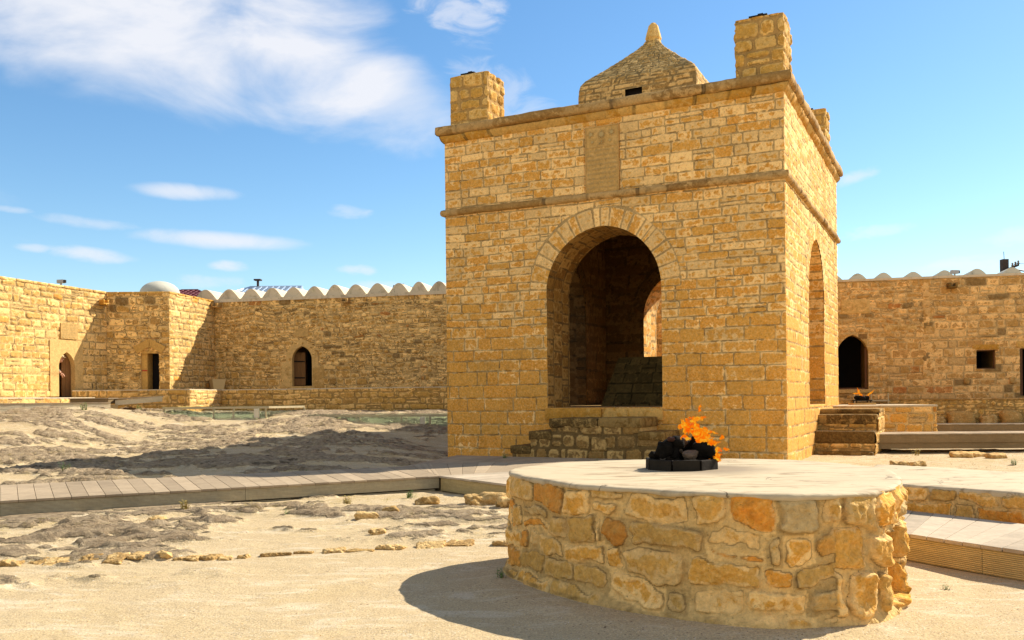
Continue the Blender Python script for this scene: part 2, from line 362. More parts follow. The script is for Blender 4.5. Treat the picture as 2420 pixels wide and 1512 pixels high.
M['metal_roof'] = simple('blue_grey_metal_roof', (.42, .50, .58), .35, .08, 3, metal=.2)
M['pipe'] = simple('rusty_dark_pipe', (.05, .025, .02), .7)
M['pole'] = simple('tarred_wood', (.05, .035, .028), .8, .3, 8)
M['cable'] = simple('black_cable', (.02, .02, .022), .6, bump=0)
M['blue'] = simple('blue_enamel', (.02, .18, .42), .4, bump=0)
M['greyplastic'] = simple('grey_plastic', (.32, .32, .31), .5, bump=0)
M['ceramic'] = simple('brown_ceramic', (.16, .12, .08), .3, bump=0)
M['planter'] = simple('beige_planter', (.66, .46, .20), .8, .1, 5)
M['soil'] = simple('soil', (.08, .05, .03), .95)
M['frame'] = simple('aged_brass_frame', (.44, .36, .21), .5, .25, 8)
M['whitebox'] = simple('off_white_box', (.62, .55, .40), .6, bump=0)
M['redtape'] = simple('red_tape', (.45, .04, .02), .6, bump=0)
M['skin'] = simple('skin', (.55, .27, .15), .6, .08, 20, bump=0)
M['cap'] = simple('tan_cloth_cap', (.52, .38, .20), .9, .1, 30)
M['shirt'] = simple('grey_beige_cloth', (.24, .20, .14), .9, .15, 20)
M['trouser'] = simple('dark_cloth', (.05, .04, .035), .9)
M['hair'] = simple('grey_hair', (.3, .28, .26), .9)
M['shoe'] = simple('black_leather', (.02, .018, .016), .5)
M['leaf'] = simple('weed_leaf', (.10, .17, .03), .7, .4, 15, bump=0)
M['drygrass'] = simple('dry_ground_cover', (.34, .24, .05), .85, .5, 9, bump=0)
def wood(name, col, groove=None, axis=(1, 1, 14), var=.25):
    m, nt, b = newmat(name); g = NG(nt)
    gr = g.noise(3, 6, .65, .3, axis); big = g.noise(1.3, 4, .6); fl = g.noise(30, 3, .6)
    c = g.mix(gr, tuple(x*(1-var) for x in col), tuple(x*(1+var) for x in col))
    c = g.mix(g.m('MULTIPLY', g.rng(big, .45, .75), .5), c, tuple(x*.62 for x in col))
    c = g.mul(c, g.rng(fl, .2, .8, .88, 1.1, False)); gi = g.n('ShaderNodeNewGeometry'); c = g.mul(c, g.rng(gi.outputs['Random Per Island'], 0, 1, .84, 1.13, False))
    gr2 = g.noise(7, 5, .7, .2, axis); c = g.mul(c, g.rng(gr2, .35, .7, 1.08, .86, False))
    h = g.m('MULTIPLY', gr, .6)
    if groove:
        sp = g.n('ShaderNodeSeparateXYZ'); g.lk(g.pos, sp.inputs[0])
        w = g.m('SINE', g.m('MULTIPLY', sp.outputs[2], 2*pi/groove)); c = g.mul(c, g.rng(w, -.7, .4, .55, 1.05)); h = g.m('ADD', h, w)
    g.lk(c, b.inputs['Base Color']); b.inputs['Roughness'].default_value = .92; b.inputs['Specular IOR Level'].default_value = .08; g.bump(b, h, .4, .006)
    return m
M['deck'] = wood('weathered_deck_boards', (.37, .275, .17), var=.14)
M['deck_pale'] = wood('sun_bleached_deck_boards', (.47, .37, .25), var=.10)
M['fascia_y'] = wood('yellowish_grooved_fascia', (.56, .40, .17), groove=.013)
M['fascia'] = wood('grooved_fascia_board', (.40, .33, .20), groove=.013)
M['fascia2'] = wood('plain_brown_fascia', (.27, .18, .085), var=.15)
M['fascia_l'] = wood('pale_fascia_board', (.52, .43, .28), var=.1)
M['beam'] = wood('bearer_wood', (.22, .15, .07))
M['door'] = wood('old_door_wood', (.24, .115, .04), axis=(14, 14, 1))
M['doorframe'] = wood('brown_frame_wood', (.14, .07, .035), axis=(14, 14, 1))
def glassmat():
    m, nt, b = newmat('greenish_glass'); b.inputs['Base Color'].default_value = (.75, .92, .84, 1)
    b.inputs['Roughness'].default_value = .05; b.inputs['Transmission Weight'].default_value = 1; b.inputs['IOR'].default_value = 1.1
    return m
M['glass'] = glassmat()
def flamemat():
    m, nt, b = newmat('flame'); nt.nodes.clear(); g = NG(nt)
    o = g.n('ShaderNodeOutputMaterial'); e = g.n('ShaderNodeEmission'); t = g.n('ShaderNodeBsdfTransparent'); mixs = g.n('ShaderNodeMixShader')
    nz = g.noise(22, 3, .6, 1.0); lw = g.n('ShaderNodeLayerWeight'); lw.inputs[0].default_value = .5
    rr = g.n('ShaderNodeValToRGB'); cr = rr.color_ramp
    cr.elements[0].position = .36; cr.elements[0].color = (1, .11, .003, 1); cr.elements[1].position = .66; cr.elements[1].color = (1, .58, .035, 1)
    k = cr.elements.new(.5); k.color = (1, .25, .004, 1)
    g.lk(nz, rr.inputs[0]); g.lk(rr.outputs[0], e.inputs[0]); e.inputs[1].default_value = .36
    al = g.m('MULTIPLY', g.rng(lw.outputs['Facing'], 1.0, .25), g.rng(g.noise(30, 2, .5, .6), .30, .55, .22, .92))
    g.lk(al, mixs.inputs[0]); g.lk(t.outputs[0], mixs.inputs[1]); g.lk(e.outputs[0], mixs.inputs[2]); g.lk(mixs.outputs[0], o.inputs[0])
    return m
M['flame'] = flamemat()
def groundmat():
    m, nt, b = newmat('sand_and_bedrock'); g = NG(nt); rock, cav_shade, veg, wet = g.attr()
    sand = g.mix(g.noise(1.4, 5, .6), (.54, .40, .22), (.455, .33, .17))
    sand = g.mix(g.m('MULTIPLY', g.rng(g.noise(.7, 4, .6, .8), .5, .7), .35), sand, (.52, .37, .17))
    gv = g.noise(75, 2, .8); sand = g.mul(sand, g.rng(gv, .25, .75, .58, 1.28, False))
    sand = g.mix(g.m('MULTIPLY', g.rng(g.noise(2.6, 7, .72, 1.2, (.6, 1.6, 1)), .5, .66), .45), sand, (.66, .55, .38)); sand = g.mix(g.m('MULTIPLY', g.rng(g.noise(4.4, 7, .7, .6), .54, .7), .4), sand, (.36, .25, .13))
    pb = g.noise(120, 1, .5); sand = g.mix(g.rng(pb, .70, .74), sand, (.72, .66, .55)); sand = g.mix(g.rng(g.noise(46, 2, .6), .66, .70), sand, (.16, .10, .055))
    rk = g.mix(g.rng(g.noise(6, 7, .7, .5), .3, .7), (.29, .20, .11), (.53, .39, .23))
    rk = g.mix(g.m('MULTIPLY', g.rng(g.noise(3.1, 6, .65), .55, .72), .6), rk, (.19, .14, .085))
    rk = g.mix(g.rng(g.noise(21, 5, .7), .62, .74), rk, (.62, .54, .40))
    f = g.rng(g.m('ADD', rock, g.m('MULTIPLY', g.m('SUBTRACT', g.noise(8, 6, .68), .5), .9)), .38, .60)
    rk = g.mix(g.m('MULTIPLY', g.rng(g.noise(13, 6, .75, .4), .52, .64), .42), rk, (.09, .065, .04)); c = g.mix(f, sand, rk); c = g.mul(c, g.rng(cav_shade, 0, .55, .38, 1.0))  # crevice shade multiplied into the rock colour from the hollow mask
    vg = g.m('MULTIPLY', veg, g.rng(g.noise(9, 6, .75), .50, .62)); c = g.mix(g.m('MULTIPLY', vg, .75), c, (.30, .22, .05))
    g.lk(c, b.inputs['Base Color']); b.inputs['Roughness'].default_value = .95; b.inputs['Specular IOR Level'].default_value = .1
    h = g.m('ADD', g.m('MULTIPLY', gv, .10), g.m('MULTIPLY', g.m('MULTIPLY', g.noise(14, 8, .75, .3), f), 1.4))
    h = g.m('ADD', h, g.m('MULTIPLY', g.noise(9, 3, .5), .2))
    g.bump(b, h, 1., .06)
    return m
M['ground'] = groundmat()

# ------------------------------------------------------------------ masonry generator
STY = {
 'temple': dict(ch=(.14, .22), sw=(.28, .62), j=.0055, wa=.035, ws=.9, r=.03, bev=.02, dep=.016, er=.016, split=.05, ruf=.010),
 'temple_low': dict(ch=(.22, .30), sw=(.4, .85), j=.0055, wa=.025, ws=.8, r=.03, bev=.02, dep=.014, er=.014, split=.03, ruf=.008),
 'fine': dict(ch=(.15, .22), sw=(.25, .5), j=.008, wa=.02, ws=1, r=.02, bev=.02, dep=.012, er=.01, split=.05, ruf=.008),
 'rubble': dict(ch=(.09, .17), sw=(.14, .44), j=.012, wa=.13, ws=1.1, r=.06, bev=.035, dep=.045, er=.035, split=.30, ruf=.025),
 'mixed': dict(ch=(.16, .26), sw=(.22, .6), j=.013, wa=.06, ws=.9, r=.05, bev=.03, dep=.03, er=.03, split=.22, ruf=.02),
 'ashlar': dict(ch=(.19, .27), sw=(.25, .55), j=.010, wa=.03, ws=.8, r=.035, bev=.03, dep=.022, er=.018, split=.06, ruf=.012),
 'block': dict(ch=(.22, .34), sw=(.24, .55), j=.02, wa=.05, ws=.9, r=.06, bev=.03, dep=.035, er=.03, split=.1, ruf=.02),
 'altar': dict(ch=(.115, .20), sw=(.11, .44), j=.012, wa=.075, ws=2.9, r=.028, bev=.009, dep=.022, er=.042, split=.10, ruf=.028),
 'dome': dict(ch=(.09, .15), sw=(.2, .5), j=.008, wa=.03, ws=1.5, r=.03, bev=.02, dep=.022, er=.02, split=.05, ruf=.012),
 'vert': dict(ch=(.2, .35), sw=(.09, .22), j=.008, wa=.03, ws=2, r=.02, bev=.02, dep=.03, er=.02, split=.0, ruf=.02),
}
def masonry(U, V, st, seed, vmax, umax):
    p = STY[st] if isinstance(st, str) else st; R = np.random.RandomState(seed)
    Uw = U+(fbm(U*p['ws']*1.7, V*p['ws']*1.7, seed, 3)-.5)*p['wa']*1.6; Vw = V+(fbm(U*p['ws'], V*p['ws']*1.3, seed+3, 3)-.5)*p['wa']*2
    bd = [-.4]
    while bd[-1] < vmax+.5: bd.append(bd[-1]+R.uniform(*p['ch']))
    bd = np.array(bd); ri = np.clip(np.searchsorted(bd, Vw)-1, 0, len(bd)-2)
    u0 = np.zeros_like(U); u1 = u0.copy(); v0 = bd[ri].copy(); v1 = bd[ri+1].copy(); r1 = u0.copy(); r2 = u0.copy(); r3 = u0.copy(); jj = u0.copy()
    for r in range(len(bd)-1):
        k = ri == r
        ub = [-1.2-R.rand()*.5]
        while ub[-1] < umax+1.2: ub.append(ub[-1]+R.uniform(*p['sw'])*(1 if R.rand() > .12 else .5))
        ub = np.array(ub); n = len(ub); a = R.rand(n, 8)
        if not k.any(): continue
        ui = np.clip(np.searchsorted(ub, Uw[k])-1, 0, n-2)
        u0[k] = ub[ui]; u1[k] = ub[ui+1]
        sp = a[ui, 3] < p['split']; mid = v0[k]+(v1[k]-v0[k])*(.35+.3*a[ui, 4]); up = (Vw[k] > mid) & sp; dn = (~(Vw[k] > mid)) & sp
        v0[k] = np.where(up, mid, v0[k]); v1[k] = np.where(dn, mid, v1[k])
        r1[k] = np.where(up, a[ui, 5], a[ui, 0]); r2[k] = np.where(up, a[ui, 6], a[ui, 1]); r3[k] = a[ui, 2]; jj[k] = p['j']*(.6+1.0*a[ui, 7])
    hx = (u1-u0)/2-jj; hy = (v1-v0)/2-jj; rr = np.minimum(np.minimum(p['r']*(.5+r3), hx), hy)
    qx = np.abs(Uw-(u0+u1)/2)-(hx-rr); qy = np.abs(Vw-(v0+v1)/2)-(hy-rr)
    sd = np.hypot(np.maximum(qx, 0), np.maximum(qy, 0))+np.minimum(np.maximum(qx, qy), 0)-rr
    sd = sd+(fbm(U*14, V*14, seed+5, 3)-.5)*p['er']
    e = -sd; m = ss(-.002, .006, e)
    h = ss(0, p['bev'], e)*p['dep']*(.45+.55*r3)
    h = h+m*((fbm(U*7+r1*40, V*7+r2*40, seed+1, 3)-.5)*p['ruf']*2+(fbm(U*24, V*24, seed+2, 2)-.5)*p['ruf']*.7)
    h = h+(1-m)*(fbm(U*9, V*9, seed+4, 2)-.5)*p['ruf']*.4
    return h, np.clip(e/.05, 0, 1), r1, r2, m
def arch_sd(x, z, a, zs, b, z0):
    R_ = (a*a+b*b)/(2*a); ax = np.abs(x)
    up = np.hypot(ax-(a-R_), z-zs)-R_; lo = ax-a
    return np.maximum(np.where(z > zs, up, lo), z0-z)
def arch_outline(a, zs, b, z0, n=20, off=0):
    R_ = (a*a+b*b)/(2*a); c = a-R_; Ro = R_+off; t1 = math.acos(min(1, max(-1, -c/Ro)))
    pts = [(a+off, z0)]+[(c+Ro*cos(t), zs+Ro*sin(t)) for t in np.linspace(0, t1, n)]
    return [(-x, z) for x, z in pts]+[(x, z) for x, z in pts[::-1][1:]]
class Hole:
    def __init__(s, cu, a, zs, b, z0, band=0., rect=False, off=0.): s.cu, s.a, s.zs, s.b, s.z0, s.band, s.rect, s.off = cu, a, zs, b, z0, band, rect, off
    def sd(s, U, V):
        if s.rect: return np.maximum(np.abs(U-s.cu)-s.a, np.maximum(s.z0-V, V-s.zs))
        return arch_sd(U-s.cu, V, s.a, s.zs, s.b, s.z0)-s.off
def sheet(name, fn, u0, u1, v0, v1, du, dv, style, seed, mat, parent, holes=(), zones=(), extra=None, flip=False, stylefn=None, keep=None, taper=True):
    """displaced masonry skin; fn(U,V)->(P,N)"""
    nu = max(2, int(round((u1-u0)/du))+1); nv = max(2, int(round((v1-v0)/dv))+1)
    U, V = np.meshgrid(np.linspace(u0, u1, nu), np.linspace(v0, v1, nv), indexing='ij'); cu, cv = (u1-u0)/(nu-1), (v1-v0)/(nv-1)
    kill = np.zeros((nu-1, nv-1), bool)
    for H in holes:
        Uc = (U[:-1, :-1]+U[1:, 1:])/2; Vc = (V[:-1, :-1]+V[1:, 1:])/2; kill |= H.sd(Uc, Vc) < 0
        d = H.sd(U, V); g = 1e-3; gx = (H.sd(U+g, V)-H.sd(U-g, V))/(2*g); gy = (H.sd(U, V+g)-H.sd(U, V-g))/(2*g)
        k = np.abs(d) < .75*max(cu, cv); U = np.where(k, U-gx*d, U); V = np.where(k, V-gy*d, V)
    if keep is not None: kill |= ~keep((U[:-1, :-1]+U[1:, 1:])/2, (V[:-1, :-1]+V[1:, 1:])/2)
    h, e, r1, r2, m = masonry(U, V, style, seed, v1, u1)
    if stylefn:
        for st2, w in stylefn(U, V):
            q = masonry(U, V, st2, seed+7, v1, u1)
            h, e, r1, r2, m = [np.where(w, b_, a_) for a_, b_ in zip((h, e, r1, r2, m), q)]
    for H in holes:
        if H.band:
            d = H.sd(U, V); th = np.arctan2(V-H.zs, U-H.cu); k = (d < H.band+(fbm(th*3, th*0, 4, 2)-.5)*.12) & (V > H.zs-.02)
            q = masonry(th*(H.a+H.band/2), np.clip(d, -.02, H.band)*.999, dict(STY['temple'], ch=(H.band+.398, H.band+.4), sw=(.16, .33), wa=.012, er=.008, j=.010, split=0), seed+11, H.band, 9.)
            jo = ss(.004, .016, H.band+(fbm(th*3, th*0, 4, 2)-.5)*.12-d); q = (q[0]*jo, q[1], q[2], q[3], q[4]*jo)
            e2 = np.minimum(q[1], np.clip((H.band-d)/.05, 0, 1))
            h, r1, r2, m = [np.where(k, b_, a_) for a_, b_ in zip((h, r1, r2, m), (q[0]+.006, q[2], q[3], q[4]))]; e = np.where(k, e2*.95, e)
    if extra is not None: h, e, m = extra(U, V, h, e, m)
    if taper:
        dd = np.minimum(U-u0, u1-U); h = h*ss(0, .025, dd)
    P, N = fn(U.ravel(), V.ravel()); P = P+N*h.ravel()[:, None]
    idx = np.arange(nu*nv).reshape(nu, nv)
    F = np.stack([idx[:-1, :-1], idx[1:, :-1], idx[1:, 1:], idx[:-1, 1:]], -1)[~kill]
    if flip: F = F[:, ::-1]
    at = np.stack([r1.ravel(), e.ravel(), r2.ravel(), m.ravel()], -1)
    return mk(name, P, F, mat, parent, attr=at)
Z = np.array([0, 0, 1.])
def planefn(o, ud, nrm, z=Z):
    o, ud, nrm = [np.array(q, float) for q in (o, ud, nrm)]
    return lambda U, V: (o+U[:, None]*ud+V[:, None]*z, np.tile(nrm, (len(U), 1)))
# orientation check: F order is u x v; flip when u x z points against the normal
def wall(name, o, ud, nrm, *a, **k):
    fl = np.dot(np.cross(np.array(ud, float), Z), np.array(nrm, float)) < 0
    return sheet(name, planefn(o, ud, nrm), *a, flip=fl, **k)

# ------------------------------------------------------------------ ground
def deck_dist(X, Y):
    def seg(a, b):
        a = np.array(a); b = np.array(b); d = b-a; t = np.clip(((X-a[0])*d[0]+(Y-a[1])*d[1])/(d@d), 0, 1)
        return np.hypot(X-a[0]-t*d[0], Y-a[1]-t*d[1])
    d = np.minimum(seg((-9, 7.9), (-.6, 12.9))-1.0, seg((-.6, 12.9), (3.6, 7.0))-.9)
    return np.minimum(d, seg((-.9, 13.8), (2.5, 16.8))-1.3)
def base_h(X, Y):
    L = ss(-1.2, -4.0, X); L = np.maximum(L, ss(21.5, 25, Y))
    rise = .12*np.clip((Y-12)/8, 0, 1)+.70*ss(21.0, 28.2, Y+.8*ss(-3, -7, X))+.50*ss(-8.5, -12, X)*ss(16.5, 22.5, Y)*ss(28.5, 24, Y)
    left = L*rise*ss(9, 3, X); right = .33*ss(19.5, 26, Y)*ss(3, 9, X)
    h = left+right-.10*ss(12.5, 16.5, Y)*ss(-3.2, -1.2, X)*ss(25, 22, Y)
    h = h*ss(34, 31, Y*0+np.minimum(Y, 31.))+0*X
    return h
def ground_h(X, Y, full=False):
    b = base_h(X, Y)
    row = 7.35+.17*X+.25*np.sin(X*1.3)
    zA = ss(-.2, 1.0, Y-row)*ss(1.8, -.8, X+.25*(Y-9)); zA = np.maximum(zA, ss(-.3, .4, Y-5.75-.25*np.sin(X*2))*ss(-1.6, -2.6, X)*.8); zA = np.maximum(zA*(.75+.25*ss(-.5, -3.5, X)), .75*ss(6.9, 7.6, Y)*ss(-.3, -2.2, X))
    zB = ss(10.5, 12, Y+.55*(-X)-3)*ss(.5, -1.4, X)*ss(29, 22, Y)*ss(13.5, 12.2, 0*X+12.2)
    zB = zB*(1-.97*ss(-7.5, -9.5, X)*ss(17, 19.5, Y)); zB = zB*(1-.55*ss(20, 23, Y))
    zC = .30*ss(3, 6, X)*ss(12, 15, Y)
    zone = np.clip(np.maximum(np.maximum(zA, zB), zC), 0, 1)
    wx = X+.35*(fbm(X*.8, Y*.8, 1, 2)-.5); wy = Y+.35*(fbm(X*.8, Y*.8, 4, 2)-.5)
    f = fbm(wx*.75+wy*.25, wy*1.5, 2, 6, .56)
    rk = zone*ss(.40, .55, f)*(.35+.65*ss(.38, .58, fbm(X*3.1, Y*4.7, 3, 3)))
    lay = fbm(wx*2.6, wy*6.5-wx*1.6, 5, 5, .6); rid = 1-np.abs(2*lay-1)
    fine = fbm(X*9+Y*2, Y*17, 6, 3, .6)
    amp = .055+.02*ss(9, 14, Y)*ss(-1, -3, X)
    h = b+rk*(amp*(.35+f)+.055*(rid-.5)+.07*(lay-.5)+.04*(fine-.5)+.03*(fbm(X*22+Y*5, Y*38, 2, 2)-.5))
    h = h+.022*(fbm(X*1.9, Y*2.3, 3, 5, .6)-.5)+.05*(fbm(X*.35, Y*.35, 6, 2)-.5)*ss(6, 12, Y)
    h = h-.012*ss(.1, -.35, Y-row+.0*X)*0
    dd = deck_dist(X, Y); lim = np.where(dd < .35, .045, .045+(dd-.35)*.4)
    low = ss(.6, .0, dd)*(Y < 14.5)
    h = np.where(low > 0, np.minimum(h, lim), h)
    ad = np.hypot(X-1.3, Y-5.95); h = h*(1-.9*ss(1.9, 1.4, ad))
    h = h+.02*ss(1.62, 1.38, ad)
    if not full: return h
    cav_shade = np.clip(.5+(lay-.42)*2.2+(fine-.5)*2.6, 0, 1)*rk+(1-rk)
    veg = (.25*zone+.35*ss(14, 17, Y)*ss(4, 7, X)*ss(21, 19, Y)+.3*ss(.5, .1, np.abs(dd-.15))*ss(-9, -8, X)*(X < 1))*ss(.5, .62, fbm(X*1.2, Y*1.2, 7, 3))
    return h, rk, cav_shade, np.clip(veg*1.6, 0, 1)
xs = np.concatenate([-np.geomspace(26, 1800, 26)[::-1], np.linspace(-25.5, -12.2, 120), np.linspace(-12, 5, 760), np.linspace(5.05, 15, 170), np.linspace(15.2, 25.5, 40), np.geomspace(26, 1800, 26)])
ys = np.concatenate([-np.geomspace(3, 1500, 24)[::-1], np.linspace(-2.5, 3.2, 20), np.geomspace(3.25, 34, 760), np.geomspace(34.6, 2500, 40)])
X, Y = np.meshgrid(xs, ys, indexing='ij'); H, rk, cav_shade, veg = ground_h(X, Y, True)
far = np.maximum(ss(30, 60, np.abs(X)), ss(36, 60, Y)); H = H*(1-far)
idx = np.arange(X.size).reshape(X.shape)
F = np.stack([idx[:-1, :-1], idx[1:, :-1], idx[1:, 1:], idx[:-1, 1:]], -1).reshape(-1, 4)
g_ = mk('ground', np.stack([X, Y, H], -1).reshape(-1, 3), F, M['ground'], attr=np.stack([rk, cav_shade, veg, rk*0], -1).reshape(-1, 4), origin=(0, 0, 0))
kind(g_, 'structure')
def gz(x, y): return float(ground_h(np.array([float(x)]), np.array([float(y)]))[0])

# ------------------------------------------------------------------ fire temple
A = .459; B = np.array([5.11, 16.76, 0]); TF = np.array([-cos(A), sin(A), 0]); TS = np.array([sin(A), cos(A), 0])
WF, WS, TH = 7.3, 8.1, 1.2; ZT = 7.0; ZB = -.35; FLOOR = 1.0
tc_ = B+TF*WF/2+TS*WS/2
T = thing('fire_temple', 'square sandstone temple with open pointed arches, domed roof and corner chimneys, flames in front', 'temple', (tc_[0], tc_[1], 0))
fh = Hole(3.62, 1.24, 3.40, 1.30, FLOOR, .40); bh = Hole(3.75, 1.24, 3.40, 1.30, FLOOR, .40); shl = Hole(4.07, 1.24, 3.40, 1.32, FLOOR, .38)
def tstyle(U, V): return [('temple_low', V < 2.7+.0*U)]
def repair(U, V, h, e, m):
    k = (np.abs(U-3.60) < .385) & (np.abs(V-6.075) < .70)
    return np.where(k, -.03, h), e, m
wall('front_wall', B, TF, -TS, 0, WF, ZB, ZT, .0155, .0155, 'temple', 11, M['temple'], T, holes=[fh], stylefn=tstyle, extra=repair)
wall('side_wall', B, TS, -TF, 0, WS, ZB, ZT, .045, .022, 'temple', 23, M['temple'], T, holes=[shl], stylefn=tstyle)
wall('back_wall', B+TS*WS, TF, TS, 0, WF, ZB, ZT, .06, .05, 'temple', 31, M['temple'], T, holes=[bh], stylefn=tstyle)
wall('side_wall', B+TF*WF, TS, TF, 0, WS, ZB, ZT, .06, .05, 'temple', 37, M['temple'], T, holes=[shl], stylefn=tstyle)
# reveals
def reveal(o, ud, inn, H, seed, depth=TH, mat=None, dw=.03, z0=None):
    pts = [(H.cu+x, z) for x, z in arch_outline(H.a, H.zs, H.b, z0 if z0 is not None else H.z0, 26)]
    P = np.array([np.array(o)+np.array(ud)*x+Z*z for x, z in pts]); L = np.concatenate([[0], np.cumsum(np.linalg.norm(np.diff(P, axis=0), axis=1))])
    c = np.array(o)+np.array(ud)*H.cu+Z*(H.zs-.4)
    inn = np.array(inn, float)
    def fn(U, V):
        Q = np.stack([np.interp(U, L, P[:, i]) for i in range(3)], -1); e = .02
        Tn = np.stack([np.interp(U+e, L, P[:, i])-np.interp(U-e, L, P[:, i]) for i in range(3)], -1); Tn /= np.linalg.norm(Tn, axis=1)[:, None]+1e-9
        N = np.cross(Tn, inn); s = np.sign(((c-Q)*N).sum(1)); s[s == 0] = 1; N = N*s[:, None]
        Q = Q+inn*V[:, None]
        return Q, N
    def ex(U, V, h, e, m): return np.where(V < .04, np.minimum(h, 0), h)*.8-.004, e, m
    return sheet('arch_reveal', fn, 0, L[-1], 0, depth, dw, dw, dict(STY['fine'], ch=(.35, .5), sw=(.18, .28), split=.0), seed, mat or M['temple'], T, extra=ex)
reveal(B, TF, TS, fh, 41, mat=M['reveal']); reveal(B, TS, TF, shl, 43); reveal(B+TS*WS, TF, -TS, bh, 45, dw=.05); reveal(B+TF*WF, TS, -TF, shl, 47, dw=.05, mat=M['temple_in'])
# inner room
i0 = B+TF*TH+TS*TH; wi, si = WF-2*TH, WS-2*TH
def inner(nm, o, ud, nrm, w, hole, seed, cu):
    Hh = Hole(cu, hole.a, hole.zs, hole.b, hole.z0, .35)
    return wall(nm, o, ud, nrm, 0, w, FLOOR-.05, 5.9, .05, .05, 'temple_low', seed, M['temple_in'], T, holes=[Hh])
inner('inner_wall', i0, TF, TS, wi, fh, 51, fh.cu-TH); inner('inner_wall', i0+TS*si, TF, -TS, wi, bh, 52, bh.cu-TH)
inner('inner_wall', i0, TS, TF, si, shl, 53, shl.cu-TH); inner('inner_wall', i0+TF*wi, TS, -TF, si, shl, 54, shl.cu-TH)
mb = MB(); mb.box(B+TF*.03+TS*.03+Z*(FLOOR-.25), TF*(WF-.06), TS*(WS-.06), Z*.25); mb.build('floor', M['mould'], T)
mb = MB(); mb.box(B+TF*.06+TS*.06+Z*5.9, TF*(WF-.12), TS*(WS-.12), Z*(ZT-5.9-.02)); mb.build('roof_slab', M['mould'], T)
# solid corner piers behind the skins (arches stay open)
mb = MB(); g0 = .05
for Hh, (b0, b1) in ((fh, (g0, TH-g0)), (bh, (WS-TH+g0, WS-g0))):
    for a0, a1 in ((g0, Hh.cu-Hh.a-.04), (Hh.cu+Hh.a+.04, WF-g0)):
        mb.box(B+TF*a0+TS*b0+Z*ZB, TF*(a1-a0), TS*(b1-b0), Z*(5.9-ZB))
for a0, a1 in ((TH, shl.cu-shl.a-.04), (shl.cu+shl.a+.04, WS-TH)):
    for b0, b1 in ((g0, TH-g0), (WF-TH+g0, WF-g0)):
        mb.box(B+TS*a0+TF*b0+Z*ZB, TS*(a1-a0), TF*(b1-b0), Z*(5.9-ZB))
for b0, Hh in ((g0, fh), (WS-TH+g0, bh)):
    mb.box(B+TF*(Hh.cu-fh.a-.04)+TS*b0+Z*4.76, TF*(2*fh.a+.08), TS*(TH-2*g0), Z*1.12); mb.box(B+TF*(Hh.cu-fh.a-.04)+TS*b0+Z*ZB, TF*(2*fh.a+.08), TS*(TH-2*g0), Z*(FLOOR-.26-ZB))
for b0 in (g0, WF-TH+g0):
    mb.box(B+TS*(shl.cu-shl.a-.04)+TF*b0+Z*4.78, TS*(2*shl.a+.08), TF*(TH-2*g0), Z*1.1); mb.box(B+TS*(shl.cu-shl.a-.04)+TF*b0+Z*ZB, TS*(2*shl.a+.08), TF*(TH-2*g0), Z*(FLOOR-.26-ZB))
mb.build('wall_core', M['mould'], T)
# mouldings: swept profile all round
def ringmould(name, prof, mat, seed, res=.05):
    """prof: list of (outward, z); swept around the temple with mitred corners"""
    cs = [np.array([0., 0.]), np.array([WF, 0.]), np.array([WF, WS]), np.array([0., WS])]; Vs = []; Fs = []; n0 = 0; At = []
    for k in range(4):
        a, b = cs[k], cs[(k+1) % 4]; d = (b-a)/np.linalg.norm(b-a); out = np.array([d[1], -d[0]]); L = np.linalg.norm(b-a); n = int(L/res)+1
        s = np.linspace(0, 1, n); pr = np.array(prof); row = []
        for (o, z) in prof:
            p = (a+out*o-d*o)[None]*(1-s[:, None])+(b+out*o+d*o)[None]*s[:, None]
            row.append(np.column_stack([p, np.full(n, z)]))
        Q = np.stack(row, 1); S = s[:, None]*L+0*Q[..., 2]
        # block joints and wear
        R = np.random.RandomState(seed+k); jb = np.cumsum(R.uniform(.45, 1.1, 20)); dj = np.min(np.abs(S[..., None]-jb), -1); blk = np.searchsorted(jb, S)
        rb = R.rand(30, 2); w = (fbm(S*5, Q[..., 2]*9+k, seed, 3)-.5)*.05+(rb[blk, 0]-.5)*.018-.02*ss(.02, .0, dj)
        wn_ = np.ones(len(prof)); wn_[0] = wn_[-1] = 0
        dz = (fbm(S*3, Q[..., 2]*2+k*7, seed+2, 3)-.5)*.025
        inn_ = (np.array([p[0] for p in prof]) > .02).astype(float)
        Q[..., 0] += out[0]*w*inn_; Q[..., 1] += out[1]*w*inn_; Q[..., 2] += dz*inn_
        P = B+Q[..., :1]*TF+Q[..., 1:2]*TS; P[..., 2] = Q[..., 2]
        m_ = len(prof); id_ = np.arange(n*m_).reshape(n, m_)+n0; f = np.stack([id_[:-1, :-1], id_[1:, :-1], id_[1:, 1:], id_[:-1, 1:]], -1).reshape(-1, 4)
        Vs.append(P.reshape(-1, 3)); Fs.append(f[:, ::-1]); n0 += n*m_
        At.append(np.stack([rb[blk, 0], .5+0*S, rb[blk, 1], ss(.006, .016, dj)], -1).reshape(-1, 4))
    return mk(name, np.vstack(Vs), np.vstack(Fs), mat, T, attr=np.vstack(At))
ringmould('cornice', [(-.25, 7.20), (.10, 7.22), (.145, 7.20), (.155, 7.12), (.15, 7.06), (.12, 7.03), (.06, 7.02), (-.05, 7.01)], M['mould'], 61)
ringmould('cornice_moulding', [(-.05, 7.018), (.085, 7.012), (.095, 6.99), (.07, 6.93), (.04, 6.89), (.015, 6.86), (-.05, 6.85)], M['mould2'], 65)
ringmould('string_course', [(-.05, 5.40), (.03, 5.39), (.075, 5.37), (.09, 5.32), (.08, 5.27), (.05, 5.245), (-.05, 5.24)], M['mould'], 71)
mb = MB(); mb.box(B+TF*.1+TS*.1+Z*7.0, TF*(WF-.2), TS*(WS-.2), Z*.185); mb.build('roof_terrace', M['mould'], T)
